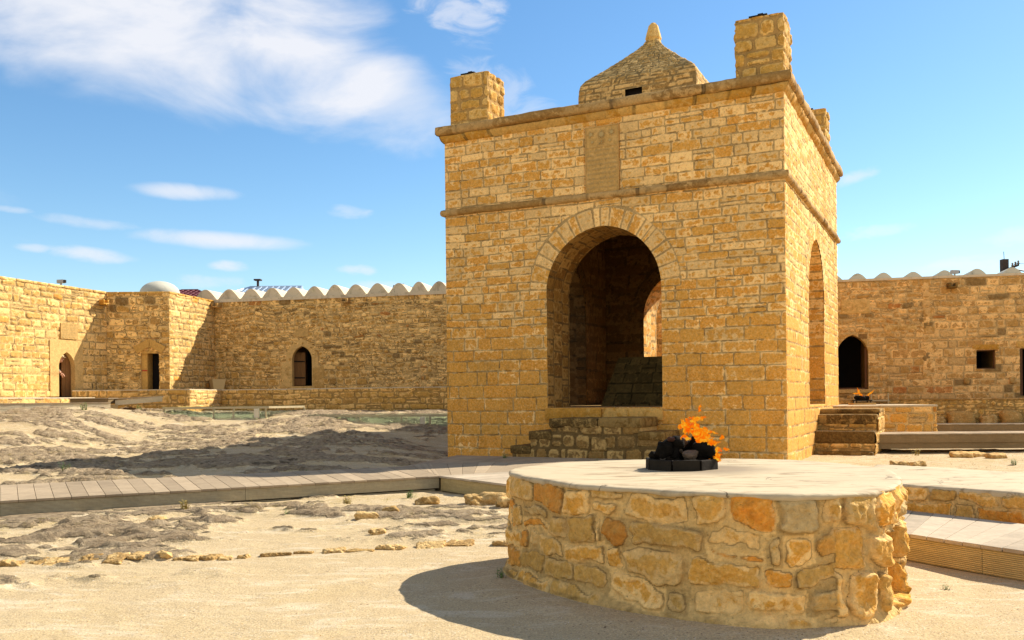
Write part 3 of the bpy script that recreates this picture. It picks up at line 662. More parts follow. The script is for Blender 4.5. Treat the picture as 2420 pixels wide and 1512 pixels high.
# sill under the front arch
pb = [((B+TF*2.36-TS*.07+Z*.74, TF*1.27, TS*.4, Z*.25), dict(r=.025, rough=.012, seed=3)), ((B+TF*3.65-TS*.065+Z*.745, TF*1.26, TS*.4, Z*.245), dict(r=.025, rough=.012, seed=5))]
rocks_mesh('door_sill', pb, M['mould2'], T)
# dome
DC = B+TF*3.74+TS*4.05; DH = 1.42; DZ = 7.19
dome_prof = [(1.0, 0), (1.0, .62), (1.0, 1.1), (.99, 1.28), (.972, 1.41), (.91, 1.54), (.80, 1.68), (.66, 1.85), (.39, 2.21), (.235, 2.43), (.13, 2.61), (.10, 2.70)]
pv = np.array([p[1] for p in dome_prof]); pw = np.array([p[0] for p in dome_prof])*DH
arcl = np.concatenate([[0], np.cumsum(np.hypot(np.diff(pv), np.diff(pw)))])
for k, (ud, nr) in enumerate(((TF, -TS), (TS, TF), (-TF, TS), (-TS, -TF))):
    def fn(U, V, ud=ud, nr=nr):
        w = np.interp(V, arcl, pw); z = np.interp(V, arcl, pv); sl = np.interp(V+.03, arcl, pw)-np.interp(V-.03, arcl, pw)
        P = DC+(U/DH*w)[:, None]*ud+w[:, None]*nr+Z*(DZ+z)[:, None]; N = nr+Z*(-sl/.06)[:, None]; N /= np.linalg.norm(N, axis=1)[:, None]
        return P, N
    hv = [Hole(.045, .205, 1.14, 0, .95, rect=True)] if k == 0 else []
    fl = np.dot(np.cross(ud, Z), nr) < 0
    sheet('dome_face', fn, -DH, DH, 0, arcl[-1], .03, .03, 'dome', 81+k, M['dome'], T, holes=hv, flip=fl)
mb = MB(); mb.box(DC+TF*-.25-TS*(DH-.12)+Z*(DZ+.85), TF*.6, TS*.5, Z*.4); mb.build('vent_recess', M['dark'], T)  # near-black block behind the vent hole, shade put into its colour
# finial
fz = DZ+2.55; mb = MB(); Vv = []
prof = [(.34, -.08), (.24, .04), (.185, .12), (.18, .17), (.20, .22), (.17, .34), (.115, .54), (.06, .60), (.0, .61)]; n_ = 8
for r_, z_ in prof:
    for q in range(n_):
        t = 2*pi*(q+.5)/n_; rr_ = r_*(1.0 if q % 2 else .97); Vv.append(DC+TF*rr_*cos(t)+TS*rr_*sin(t)+Z*(fz+z_))
mb.add(Vv, [(i*n_+q, i*n_+(q+1) % n_, (i+1)*n_+(q+1) % n_, (i+1)*n_+q) for i in range(len(prof)-1) for q in range(n_)])
fo = mb.build('finial', M['chimney'], T, smooth=False)
fo.data.color_attributes.new('st', 'FLOAT_COLOR', 'POINT').data.foreach_set('color', np.tile([.5, .4, .4, 1], len(fo.data.vertices)))
# chimneys
def chimney(t0, s0, w, d, h, seed, cap):
    o = B+TF*t0+TS*s0+Z*7.18
    e = MB().box(o+TF*.03+TS*.03, TF*(w-.06), TS*(d-.06), Z*(h-.02)).build('chimney', M['mould'], T)
    st = 'block'; kw = dict(mat=M['chimney'], parent=e)
    def ch(nm, oo, ud, nr, ww, sd_):
        return wall('stone_face', oo, ud, nr, 0, ww, 0, h, .022, .022, st, sd_, M['chimney'], e)
    ch('f', o, TF, -TS, w, seed); ch('f', o, TS, -TF, d, seed+1); ch('f', o+TS*d, TF, TS, w, seed+2); ch('f', o+TF*w, TS, TF, d, seed+3)
    rocks_mesh('cap_stone', [((o+Z*(h-.035)-TF*.0, TF*w, TS*d, Z*.05), dict(r=.02, rough=.02, seed=seed))], M['chimney'], e)
    MB().box(o+TF*cap[0]+TS*.06+Z*(h+.01), TF*.34, TS*.4, Z*.06).box(o+TF*(cap[0]+.08)+TS*.1+Z*(h+.07), TF*.1, TS*.2, Z*.035).build('flue_cover', M['black_iron'], e)
chimney(6.22, .0, .92, .80, 1.12, 91, (.35,)); chimney(-.0, .0, .88, .80, 1.15, 97, (.30,)); chimney(.13, 6.95, .85, .80, 1.36, 103, (.3,)); chimney(6.4, 7.25, .88, .82, 1.12, 109, (.3,))
# inscription panel
PAN = MB(); pc = B+TF*3.60+Z*6.075
def pb_(t0, t1, z0, z1, y0, y1): return (B+TF*t0+TS*y0+Z*z0, TF*(t1-t0), TS*(y1-y0), Z*(z1-z0))
pl = rocks_mesh('inscription_panel', [(pb_(3.235, 3.965, 5.385, 6.74, -.010, .06), dict(r=.008, rough=.002, res=.06, seed=2))], M['panel'], T)
pf = MB()
for z_ in (6.305,): pf.box(*pb_(3.25, 3.95, z_, z_+.012, -.020, -.008))
for t_ in (3.245, 3.942): pf.box(*pb_(t_, t_+.012, 5.4, 6.73, -.018, -.008))
pf.box(*pb_(3.245, 3.954, 6.715, 6.73, -.018, -.008))
pf.build('carved_border', M['panel'], pl)
lines = ["॥ ६० ॥ ओं श्री गणेसाय नमः ॥", "श्लोक ॥ स्वस्ति श्री नरपति", "विक्रमादित राज साके ॥ श्री", "ज्वालाजी निमत दरवाजा बणा", "याः अतीकेचनगिर संन्यासी", "रामदहावासी कोटेश्वर महा", "देव का ॥ असौज वदि ८", "संवत १८६६ ॥ श्री ॥", "॥ श्री ॥ राम ॥ श्री ॥"]
dep = None
def textmesh(txt, w, h, o, ud, nr, name, mat, parent, depth=.008):
    cu = bpy.data.curves.new('txt', 'FONT'); cu.body = txt; cu.size = 1; cu.extrude = 0.0; cu.resolution_u = 2
    to = bpy.data.objects.new('txt', cu); C.objects.link(to); bpy.context.view_layer.update()
    me = to.evaluated_get(bpy.context.evaluated_depsgraph_get()).to_mesh()
    n = len(me.vertices); co = np.zeros(n*3); me.vertices.foreach_get('co', co); co = co.reshape(-1, 3); fs = [tuple(p.vertices) for p in me.polygons]
    bpy.data.objects.remove(to); bpy.data.curves.remove(cu)
    if n == 0: return None
    mn, mx_ = co.min(0), co.max(0); s = w/max(mx_[0]-mn[0], 1e-3); sy = h/max(mx_[1]-mn[1], 1e-3)
    P = np.array(o)+((co[:, 0]-mn[0])*s)[:, None]*np.array(ud)+((co[:, 1]-mn[1])*sy)[:, None]*Z+np.array(nr)*depth
    return P, fs
CL = []
for i, t_ in enumerate(lines):
    r_ = textmesh(t_, .64, .062, B+TF*3.92+Z*(6.205-i*.094), -TF, -TS, 'x', None, None, .0215)
    if r_: CL.append(r_)
M['carve'] = simple('shadowed_carving_stone', (.46, .32, .125), .9, .1, 10)  # carving darker than the panel, its relief shadow put into the colour
for v_, f_ in CL: mk('carved_line', v_, f_, M['carve'], pl, smooth=False)
def disc(t, z, r, n=16, rays=0, nm='carved_emblem'):
    em = MB(); c = B+TF*t+Z*z-TS*.0205
    em.prism([c+TF*r*cos(2*pi*q/n)+Z*r*sin(2*pi*q/n) for q in range(n)], -TS*.006)
    for q in range(rays):
        a = 2*pi*q/rays; p = c+(TF*cos(a)+Z*sin(a))*r*.9; em.tube([p, p+(TF*cos(a)+Z*sin(a))*r*.9], .008, 4)
    em.build(nm, M['carve'], pl)
disc(3.60, 6.56, .05, 16, 12, 'carved_sun'); disc(3.83, 6.58, .04, 6, 5, 'carved_flower'); disc(3.38, 6.58, .04, 6, 8, 'carved_flower'); disc(3.80, 6.42, .03, 5); disc(3.42, 6.42, .03, 5)
em = MB(); c0 = B+TF*3.60+Z*6.40-TS*.022; a_ = .045; w_ = .009
for d1, d2 in ((TF, Z), (Z, -TF), (-TF, -Z), (-Z, TF)): em.tube([c0, c0+d1*a_, c0+d1*a_+d2*a_*(-1)], w_, 4)
em.build('carved_sauvastika', M['carve'], pl)

# pedestal inside the temple (truncated, stone-clad)
pc0 = B+TF*2.2+TS*3.1+Z*FLOOR
pe = thing('fire_pedestal', 'sooty grey stepped stone pedestal standing inside the temple arch', 'pedestal', tuple(pc0+TF*1.3+TS*.9))
pw_, pd_, ph_, inset = 2.65, 1.8, 1.14, .33
for (o, ud, nr, w) in ((pc0, TF, -TS, pw_), (pc0+TF*pw_, TS, TF, pd_), (pc0+TS*pd_, TF, TS, pw_), (pc0, TS, -TF, pd_)):
    def fn(U, V, o=o, ud=ud, nr=nr, w=w):
        k = V/ph_; u = U*(1-2*inset*k/w)+inset*k
        return o+u[:, None]*ud-(inset*k)[:, None]*nr+V[:, None]*Z, np.tile(nr, (len(U), 1))
    fl = np.dot(np.cross(ud, Z), nr) < 0
    sheet('stone_face', fn, 0, w, 0, ph_, .03, .03, dict(STY['temple'], ch=(.2, .26), sw=(.3, .6), dep=.0015, ruf=.002, wa=.01), int(w*10), M['pedestal'], pe, flip=fl)
rocks_mesh('top_slab', [((pc0+TF*inset+TS*inset+Z*(ph_-.03), TF*(pw_-2*inset), TS*(pd_-2*inset), Z*.06), dict(r=.02, rough=.01))], M['pedestal'], pe)

# front double stair
sz0 = -.2
def stair_front():
    e = thing('front_stairs', 'worn double flight of stone steps rising to the front temple arch', 'stairs', tuple(B+TF*3.4-TS*.6+Z*sz0))
    D = 1.15
    prof = lambda U: np.where((U > 2.50) & (U < 4.28), .66, np.where((U > 2.10) & (U < 4.72), .40, .12))
    def ex(U, V, h, e_, m):
        k = (np.abs(U-3.30) < .16) & (np.abs(V-.30) < .105); kk = (np.abs(U-3.30) < .175) & (np.abs(V-.30) < .12)
        return np.where(k, .012, np.where(kk, -.04, h)), np.where(k, .1, e_), np.where(k, 1, m)
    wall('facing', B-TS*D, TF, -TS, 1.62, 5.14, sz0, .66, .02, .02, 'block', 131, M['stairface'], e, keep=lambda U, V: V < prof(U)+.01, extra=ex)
    MB().box(B+TF*2.5-TS*(D-.05)+Z*sz0, TF*1.78, TS*(D-.06), Z*(.64-sz0)).box(B+TF*2.1-TS*(D-.05)+Z*sz0, TF*.42, TS*(D-.06), Z*(.38-sz0)).box(B+TF*4.26-TS*(D-.05)+Z*sz0, TF*.46, TS*(D-.06), Z*(.38-sz0)) \
        .box(B+TF*1.62-TS*(D-.05)+Z*sz0, TF*.49, TS*(D-.06), Z*(.11-sz0)).box(B+TF*4.71-TS*(D-.05)+Z*sz0, TF*.43, TS*(D-.06), Z*(.11-sz0)).build('core', M['terrace'], e)
    def tread(t0, t1, z1, th, sd):
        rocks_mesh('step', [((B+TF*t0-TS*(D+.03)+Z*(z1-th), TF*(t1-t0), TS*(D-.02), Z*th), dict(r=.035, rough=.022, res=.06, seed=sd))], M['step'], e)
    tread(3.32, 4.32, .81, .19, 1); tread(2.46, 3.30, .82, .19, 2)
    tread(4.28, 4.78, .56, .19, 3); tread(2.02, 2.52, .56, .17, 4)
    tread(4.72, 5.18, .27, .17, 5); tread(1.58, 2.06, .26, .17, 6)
stair_front()
def stair_side():
    e = thing('side_stairs', 'mossy dark stone steps rising beside the sunlit right temple wall', 'stairs', tuple(B+TS*4.4-TF*.65+Z*sz0))
    W_ = 1.24; S1 = 6.1
    steps = [(3.30, -.02, .22), (3.52, .42, .27), (4.02, .77, .22), (4.42, .89, .10)]
    zprev = -.3
    for k, (s, z, th) in enumerate(steps):
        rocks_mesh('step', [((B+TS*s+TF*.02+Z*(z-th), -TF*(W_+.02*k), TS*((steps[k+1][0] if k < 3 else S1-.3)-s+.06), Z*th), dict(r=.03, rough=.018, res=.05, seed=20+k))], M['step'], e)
        if z-th-zprev > .03:
            wall('riser', B+TS*(s+.03), -TF, -TS, 0, W_, zprev-.02, z-th+.01, .02, .02, dict(STY['mixed'], ch=(.10, .18)), 140+k, M['terrace'], e)
        zprev = z
    def top(U): return np.where(U < 3.52, -.03, np.where(U < 4.02, .40, np.where(U < 4.42, .75, .875)))
    wall('side_face', B-TF*(W_+.01), TS, -TF, 3.3, S1, -.35, .88, .02, .02, 'vert', 151, M['stepside'], e, keep=lambda U, V: V < top(U))
    wall('end_face', B-TF*W_+TS*S1, TF, TS, 0, W_, -.35, .88, .05, .05, 'mixed', 153, M['terrace'], e)
    c = MB()
    for k, (s, z, th) in enumerate(steps):
        s2 = steps[k+1][0] if k < 3 else S1
        c.box(B+TS*(s+.05)+Z*-.35, -TF*(W_-.03), TS*(s2-s-.005), Z*(z-.02+.35))
    c.build('core', M['terrace'], e)
stair_side()

# ------------------------------------------------------------------ cell buildings round the court
P4 = np.array([-10.86, 33., 0]); W4 = np.array([.974, -.225, 0]); W4 = W4/np.linalg.norm(W4); N4 = np.array([-W4[1]*-1*-1, 0, 0]); N4 = np.array([W4[1], -W4[0], 0])  # towards the court
if N4[1] > 0: N4 = -N4
K12 = np.array([-13.5, 30.1, 0]); K23 = np.array([-11.42, 30.1, 0]); D1 = np.array([-.336, -1, 0]); D1 /= np.linalg.norm(D1)  # wall 1 runs toward the camera
N1 = np.array([-D1[1], D1[0], 0])
if N1[0] < 0: N1 = -N1
D3 = K23-P4; L3 = np.linalg.norm(D3); D3 /= L3; N3 = np.array([-D3[1], D3[0], 0])
if N3[0] < 0: N3 = -N3
TOPZ = 4.86
def doorway(parent, o, ud, nr, cu, a, zs, b, z0, sur, proud=.03, depth=.35, mat=None, seed=5, frame=True, room=1.6, flat=False, rtop=None):
    """stone surround + dark room behind an opening"""
    inn = -np.array(nr); o = np.array(o); ud = np.array(ud)
    ol = arch_outline(a, zs, b, z0, 10) if not flat else [(-a, z0), (-a, zs), (a, zs), (a, z0)]
    oo = arch_outline(a, zs, b, z0, 10, sur) if not flat else [(-a-sur, z0), (-a-sur, zs+sur), (a+sur, zs+sur), (a+sur, z0)]
    if rtop:
        n_ = len(ol); L_, R_, T_ = -a-sur, a+sur, rtop; tt = np.linspace(0, 1, n_-2); oo = [(L_, z0)]
        for t in tt:
            q_ = t*((T_-z0)*.0+2.4); oo.append((L_, zs+(T_-zs)*min(1, q_/.7)) if q_ < .7 else ((L_+(R_-L_)*(q_-.7), T_) if q_ < 1.7 else (R_, T_-(T_-zs)*min(1, (q_-1.7)/.7))))
        oo.append((R_, z0))
    p = lambda x, z, d: o+ud*(cu+x)+Z*z+inn*d
    n = len(ol); V = [p(x, z, -proud) for x, z in ol]+[p(x, z, -proud) for x, z in oo]+[p(x, z, depth) for x, z in ol]+[p(x, z, .03) for x, z in oo]
    F = []
    for k in range(n-1):
        F += [(k, k+1, n+k+1, n+k), (k, 2*n+k, 2*n+k+1, k+1), (n+k, n+k+1, 3*n+k+1, 3*n+k)]
    at = np.tile([.4, .3, .5, 1.], (len(V), 1))
    s = mk('door_surround', V, F, mat or M['surround'], parent, attr=at, smooth=False)
    x0, x1, zt = -a-.3, a+.3, zs+(b if not flat else 0)+.25
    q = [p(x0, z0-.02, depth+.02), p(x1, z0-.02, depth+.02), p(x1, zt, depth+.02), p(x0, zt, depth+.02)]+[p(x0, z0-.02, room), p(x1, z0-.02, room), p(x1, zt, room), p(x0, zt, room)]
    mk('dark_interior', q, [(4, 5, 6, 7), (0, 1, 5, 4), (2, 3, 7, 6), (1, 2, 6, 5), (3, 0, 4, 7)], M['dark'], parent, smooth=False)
    # cheek closing between surround and room
    MB().box(p(-a-.32, z0-.05, depth+.0), ud*.30, inn*.02, Z*(zt-z0)).box(p(a+.02, z0-.05, depth+.0), ud*.30, inn*.02, Z*(zt-z0)).build('jamb', M['surround' if not flat else 'dark'], parent)
    return s
def leaf(name, mat, parent, o, d, th, w, z0, z1, planks=4, archx=None):
    mb = MB(); d = np.array(d); nn = np.array([-d[1], d[0], 0])
    for k in range(planks):
        mb.box(np.array(o)+d*(w*k/planks+.004)+Z*z0, d*(w/planks-.008), nn*th, Z*(z1-z0))
    dr = mb.build(name, mat, parent)
    for zz_ in (z0+.25, z1-.35): MB().box(np.array(o)+d*.02+Z*zz_-nn*.012, d*(w-.04), nn*.012, Z*.05).build('iron_strap', M['black_iron'], dr)
    return dr

# --- building with the long left wall
b1 = thing('stone_cell_building', 'pale sunlit stone building at far left with an inscribed slab over its arched door', 'building', (K12[0]-2, K12[1]-4, .9), 'stone cell buildings around the court')
L1 = 20.
def st1(U, V): return [('ashlar', (V < 3.35+.25*np.sin(U*.9)))]
# door 1 location: ray/wall intersection baked: u measured from K12 along D1
def u_on(o, d, x, z=3.):
    # world u of the point on wall line seen at photo x (measured offline, kept as numbers)
    a = x-1209.5; b = -(z-1.2)/28*2130; r = (a*cos(ROLL)-b*sin(ROLL))/2130
    return (r*o[1]-o[0])/(d[0]-r*d[1])
u_d1a, u_d1b = u_on(K12, D1, 175, 2), u_on(K12, D1, 138, 2)
cd1 = (u_d1a+u_d1b)/2; ad1 = (u_d1b-u_d1a)/2*1.02
h1 = Hole(cd1, ad1+.30, 3.17, 0, 1.36, rect=True)
wall('wall', K12, D1, N1, 0, L1, -.1, TOPZ, .03, .03, 'mixed', 201, M['rubble_lit'], b1, holes=[h1], stylefn=st1)
doorway(b1, K12, D1, N1, cd1, ad1, 2.35, ad1*1.15+.1, 1.42, .34, depth=.14, seed=7, rtop=3.20)
MB().box(K12-N1*.06+Z*.6, D1*(cd1-ad1-.45), -N1*4, Z*(TOPZ-.62)).box(K12-N1*.06+D1*(cd1+ad1+.45)-Z*.1, D1*(L1-cd1-ad1-.45), -N1*4, Z*(TOPZ+.08)).box(K12-N1*.06+D1*(cd1-ad1-.45)+Z*3.5, D1*(2*ad1+.9), -N1*4, Z*(TOPZ-.02-3.5)).build('wall_core', M['rubble_lit'], b1)
rocks_mesh('coping', [((K12+D1*k*.6+N1*.02+Z*(TOPZ-.03), D1*.59, -N1*.7, Z*.09), dict(r=.03, rough=.02, seed=k)) for k in range(33)], M['rubble_lit'], b1)
leaf('wooden_door', M['door'], b1, K12+D1*(cd1-ad1-.22)-N1*.18, (D1*.985-N1*.10), .05, ad1*2-.10, 1.42, 3.0)
# slab over door 1
us = (u_on(K12, D1, 147, 3.5)+u_on(K12, D1, 175, 3.5))/2
sl_ = MB().box(K12+D1*(us-.34)+N1*.05+Z*3.235, D1*.68, -N1*.1, Z*.50).build('inscription_slab', M['panel'], b1)
CL = []
for i, t_ in enumerate(["॥ ओं श्री ॥", "जया श्री", "श्री राम", "सत श्री", "श्री साल", "१८६९"]):
    r_ = textmesh(t_, .56, .05, K12+D1*(us+.30)+Z*(3.65-i*.078)+N1*.055, -D1, N1, 'x', None, None, .004)
    if r_: CL.append(r_)
for v_, f_ in CL: mk('carved_line', v_, f_, M['carve'], sl_, smooth=False)

# --- middle building (dome, niche door)
b2 = thing('stone_cell_building', 'shaded corner stone building with a pale dome on its roof and a chevron-topped door', 'building', (-12.4, 31, .9), 'stone cell buildings around the court')
u_2a, u_2b = u_on(K12, np.array([1., 0, 0]), 348, 2.4), u_on(K12, np.array([1., 0, 0]), 376, 2.4)
c2 = (u_on(K12, np.array([1., 0, 0]), 333, 2.4)+u_2b)/2; a2 = (u_2b-c2)
h2 = Hole(c2, a2+.0, 2.85, 0, 1.60, rect=True)
W2 = K23[0]-K12[0]
wall('wall', K12, (1, 0, 0), (0, -1, 0), 0, W2, 1.2, TOPZ, .03, .03, 'rubble', 211, M['rubble'], b2, holes=[h2], stylefn=lambda U, V: [('mixed', (V > 3.3) | (U > 1.75))])
wall('wall', K23, -D3, N3, 0, L3, 1.2, TOPZ, .03, .03, 'mixed', 221, M['rubble_lit'], b2)
MB().box(K12+np.array([0, .06, 1.2]), (c2-a2, 0, 0), (0, 4, 0), (0, 0, TOPZ-1.22)).box(K12+np.array([c2+a2, .06, 1.2]), (W2-c2-a2-.05, 0, 0), (0, 4, 0), (0, 0, TOPZ-1.22)) \
  .box(K12+np.array([c2-a2, .06, 2.86]), (2*a2, 0, 0), (0, 4, 0), (0, 0, TOPZ-2.88)).build('wall_core', M['rubble'], b2)
xd = K12[0]+c2
p2 = lambda x, z, d=0: (K12[0]+x, K12[1]+d, z)
mk('door_recess', [p2(c2-a2, 1.6, 0), p2(c2+a2, 1.6, 0), p2(c2+a2, 2.85, 0), p2(c2-a2, 2.85, 0), p2(c2-a2, 1.6, .5), p2(c2+a2, 1.6, .5), p2(c2+a2, 2.85, .5), p2(c2-a2, 2.85, .5)],
   [(0, 1, 5, 4), (1, 2, 6, 5), (2, 3, 7, 6), (3, 0, 4, 7)], M['surround'], b2, attr=np.tile([.4, .3, .5, 1.], (8, 1)), smooth=False)
sp2 = u_2a-.02
MB().box(p2(c2-a2+.002, 1.6, .05), (sp2-(c2-a2), 0, 0), (0, .5, 0), (0, 0, 1.25)).build('inner_jamb', M['mould2'], b2)
MB().box(p2(sp2, 1.6, .48), (c2+a2-sp2, 0, 0), (0, .02, 0), (0, 0, 1.25)).build('dark_interior', M['dark'], b2)  # near-black sheet in place of the unlit room
MB().box(p2(c2-a2+.02, 2.25, .035), (sp2-(c2-a2)-.02, 0, 0), (0, .012, 0), (0, 0, .04)).build('red_tape', M['redtape'], b2)
cv = MB(); cx = c2+.0
for s in (-1, 1):
    q = [p2(cx+s*.0, 3.34, -.06), p2(cx+s*.012, 3.06, -.06), p2(cx+s*(a2+.10), 2.84, -.06), p2(cx+s*(a2+.24), 3.06, -.06)]
    cv.prism(q if s < 0 else q[::-1], (0, .1, 0)); 
o_ = cv.build('chevron_lintel', M['mould2'], b2)
cv = MB(); cv.prism([p2(cx-a2, 2.84, -.015), p2(cx+a2, 2.84, -.015), p2(cx, 3.02, -.015)][::-1], (0, .1, 0)); cv.build('tympanum', M['mould2'], b2)
MB().box(p2(c2-a2-.04, 1.55, -.04), (2*a2+.08, 0, 0), (0, .5, 0), (0, 0, .06)).build('threshold', M['mould2'], b2)
rocks_mesh('coping', [((K12+np.array([k*.5-.1, -.03, TOPZ-.03]), (.49, 0, 0), (0, .6, 0), (0, 0, .08)), dict(r=.03, rough=.02, seed=k)) for k in range(4)]
   +[((K23-D3*(k*.5)+N3*.03+Z*(TOPZ-.03), -D3*.49, -N3*.5, Z*.08), dict(r=.03, rough=.02, seed=k+9)) for k in range(6)], M['mould2'], b2)
pr = [(.70, -.3)]+[(.70*cos(t), .46*sin(t)) for t in np.linspace(0, pi/2*.98, 12)]
MB().lathe((-12.92, 33.2, 5.20), pr, 32).build('dome', M['whitedome'], b2, smooth=True)
MB().box((-14.5, 30.3, TOPZ-.12), (2.9, 0, 0), (0, 4.5, 0), (0, 0, .1)).build('roof', M['vault'], b2)

# --- long back building, left part
def w4pt(u, z=0, off=0): return P4+W4*u+Z*z+N4*off
b3 = thing('stone_cell_building', 'long shaded rubble building under a row of wavy plastered vaults, left of the temple', 'building', tuple(w4pt(6, .9)), 'stone cell buildings around the court')
h3 = Hole(3.47, .385+.0, 2.66, .50, 1.74)
h3b = Hole(3.47, .385, 2.66, .50, 1.74, off=.06)
wall('wall', P4, W4, N4, 0, 14, 1.1, TOPZ, .028, .026, 'rubble', 231, M['rubble'], b3, holes=[h3b], stylefn=lambda U, V: [('mixed', (V > 4.62) | ((V < 2.3+.3*np.sin(U*1.7)) & (U < 6)))])
doorway(b3, P4, W4, N4, 3.47, .385, 2.66, .50, 1.74, .24, depth=.13)
MB().box(w4pt(3.0, 1.56, .05), W4*.95, -N4*.5, Z*.17).build('threshold', M['surround'], b3)
for bb_ in [((w4pt(2.62, 1.66, .035), W4*.44, -N4*.1, Z*.95), dict(r=.04, rough=.015, seed=2)), ((w4pt(3.87, 1.66, .035), W4*.45, -N4*.1, Z*.78), dict(r=.04, rough=.015, seed=4))]: rocks_mesh('jamb_block', [bb_], M['surround'], b3)
MB().box(w4pt(3.22, 3.50, .035), W4*.52, -N4*.1, Z*.27).build('plain_slab', M['panel'], b3)
leaf('wooden_door', M['door'], b3, w4pt(3.0, 0, -.17), (W4*.5-N4*.3)/np.linalg.norm(W4*.5-N4*.3), .05, .46, 1.76, 2.95, 3)
MB().box(w4pt(0, 1.1, -.07), W4*2.9, -N4*3.5, Z*(TOPZ-1.12)).box(w4pt(4.05, 1.1, -.07), W4*9.95, -N4*3.5, Z*(TOPZ-1.12)).box(w4pt(2.9, 3.3, -.07), W4*1.15, -N4*3.5, Z*(TOPZ-3.32)).build('wall_core', M['rubble'], b3)
def vault(parent, u0, u1, h, zb, front, depth=3.4, mat=None):
    n = 18; pts = []
    for k in range(n+1):
        t = k/n; z = h*(max(0, sin(pi*t)))**1.15; pts.append((u0+(u1-u0)*t, zb+z*(1+.12*(vn(u0*7.3, 1.1, 3)-.5))+.02*(vn(u0*3+t*4, 2.2, 2)-.5)*(0 < k < n)))
    V = [w4pt(u, z, front) for u, z in pts]+[w4pt(u, z, front-depth) for u, z in pts]+[w4pt(u0, zb-.12, front), w4pt(u1, zb-.12, front), w4pt(u0, zb-.12, front-depth), w4pt(u1, zb-.12, front-depth)]
    m = n+1; F = [(k, k+1, m+k+1, m+k) for k in range(n)]+[tuple([2*m, 2*m+1]+list(range(n, -1, -1))), tuple([2*m+3, 2*m+2]+list(range(m, 2*m)))]
    F += [(2*m, 0, m, 2*m+2), (2*m+1, 2*m+3, 2*m-1, n)]
    o = mk('vault', V, F, mat or M['vault'], parent, smooth=True)
    md = o.modifiers.new('split', 'EDGE_SPLIT'); md.split_angle = radians(50)
    return o
pk = [538, 587, 637, 686, 737, 785, 835, 891, 944, 995, 1040]
us_ = [0.02+(x-507)/(1048-507)*8.6+.25*sin((x-507)/541*pi)*1.0 for x in pk]
bnd = [us_[0]-.5]+[(us_[k]+us_[k+1])/2 for k in range(len(us_)-1)]+[us_[-1]+.45]
while bnd[-1] < 14: bnd.append(bnd[-1]+.85)
vault(b3, -.95, bnd[0], .42, 4.93, -.12)
for k in range(len(bnd)-1): vault(b3, bnd[k], bnd[k+1], .38, 4.93, -.12)
MB().box(w4pt(-.1, TOPZ-.035, .05), W4*14.1, -N4*3.5, Z*.11).build('parapet_coping', M['vault'], b3)
# --- long back building, right part
b4 = thing('stone_cell_building', 'brown squared-stone building right of the temple with low roof humps and a small square window', 'building', tuple(w4pt(24, .3)), 'stone cell buildings around the court')
TZ2 = 4.76
h4 = Hole(22.03, .46, 2.45, .62, 1.38); h5 = Hole(25.82, .265, 2.52, 0, 1.95, rect=True); h6 = Hole(27.25, .50, 2.55, 0, 1.13, rect=True)
h4b = Hole(22.03, .46, 2.45, .62, 1.38)
wall('wall', P4, W4, N4, 14.02, 31, .2, TZ2, .028, .026, 'mixed', 241, M['rubble_right'], b4, holes=[h4b, h5, h6], stylefn=lambda U, V: [('rubble', (U < 24.1) & (V > 3.1) & (V < 4.55)), ('ashlar', (V < 2.9) & (U > 23))])
doorway(b4, P4, W4, N4, 22.03, .46, 2.45, .62, 1.38, .0, proud=.0, depth=.3, frame=False)
MB().box(w4pt(22.40, 1.38, -.12), W4*.07, -N4*.1, Z*1.3).box(w4pt(21.58, 1.38, -.12), W4*.05, -N4*.1, Z*1.25).box(w4pt(21.58, 1.38, -.12), W4*.9, -N4*.1, Z*.05).build('door_frame', M['doorframe'], b4)
MB().box(w4pt(21.45, 1.27, .08), W4*1.2, -N4*.4, Z*.1).build('threshold', M['surround'], b4)
doorway(b4, P4, W4, N4, 25.82, .265, 2.52, 0, 1.95, .0, proud=.0, depth=.16, frame=False, flat=True)
wf = MB()
for (x, z, w, h) in ((25.555, 1.95, .03, .57), (26.055, 1.95, .03, .57), (25.555, 1.95, .53, .03), (25.555, 2.49, .53, .03)): wf.box(w4pt(x, z, -.07), W4*w, -N4*.05, Z*h)
wf.build('window_frame', M['doorframe'], b4)
doorway(b4, P4, W4, N4, 27.25, .50, 2.55, 0, 1.13, .0, proud=.0, depth=.3, frame=False, flat=True)
MB().box(w4pt(26.76, 1.13, -.02), W4*.07, -N4*.2, Z*1.42).build('door_frame', M['doorframe'], b4)
rocks_mesh('lintel', [((w4pt(25.45, 2.53, .03), W4*.75, -N4*.12, Z*.16), dict(r=.02, rough=.01, seed=1)), ((w4pt(26.65, 2.57, .03), W4*1.3, -N4*.12, Z*.2), dict(r=.02, rough=.01, seed=2))], M['mould2'], b4)
rocks_mesh('stone_slab', [((w4pt(21.7, 3.72, .03), W4*.85, -N4*.12, Z*.46), dict(r=.02, rough=.01, seed=1))], M['panel'], b4)
rocks_mesh('stone_slab', [((w4pt(22.95, 3.18, .03), W4*.95, -N4*.12, Z*.17), dict(r=.03, rough=.015, seed=6))], M['surround'], b4)
for x in (25.2, 26.45): rocks_mesh('projecting_stone', [((w4pt(x, 1.50, .10), W4*.16, -N4*.3, Z*.2), dict(r=.05, rough=.02, seed=int(x)))], M['edging'], b4)
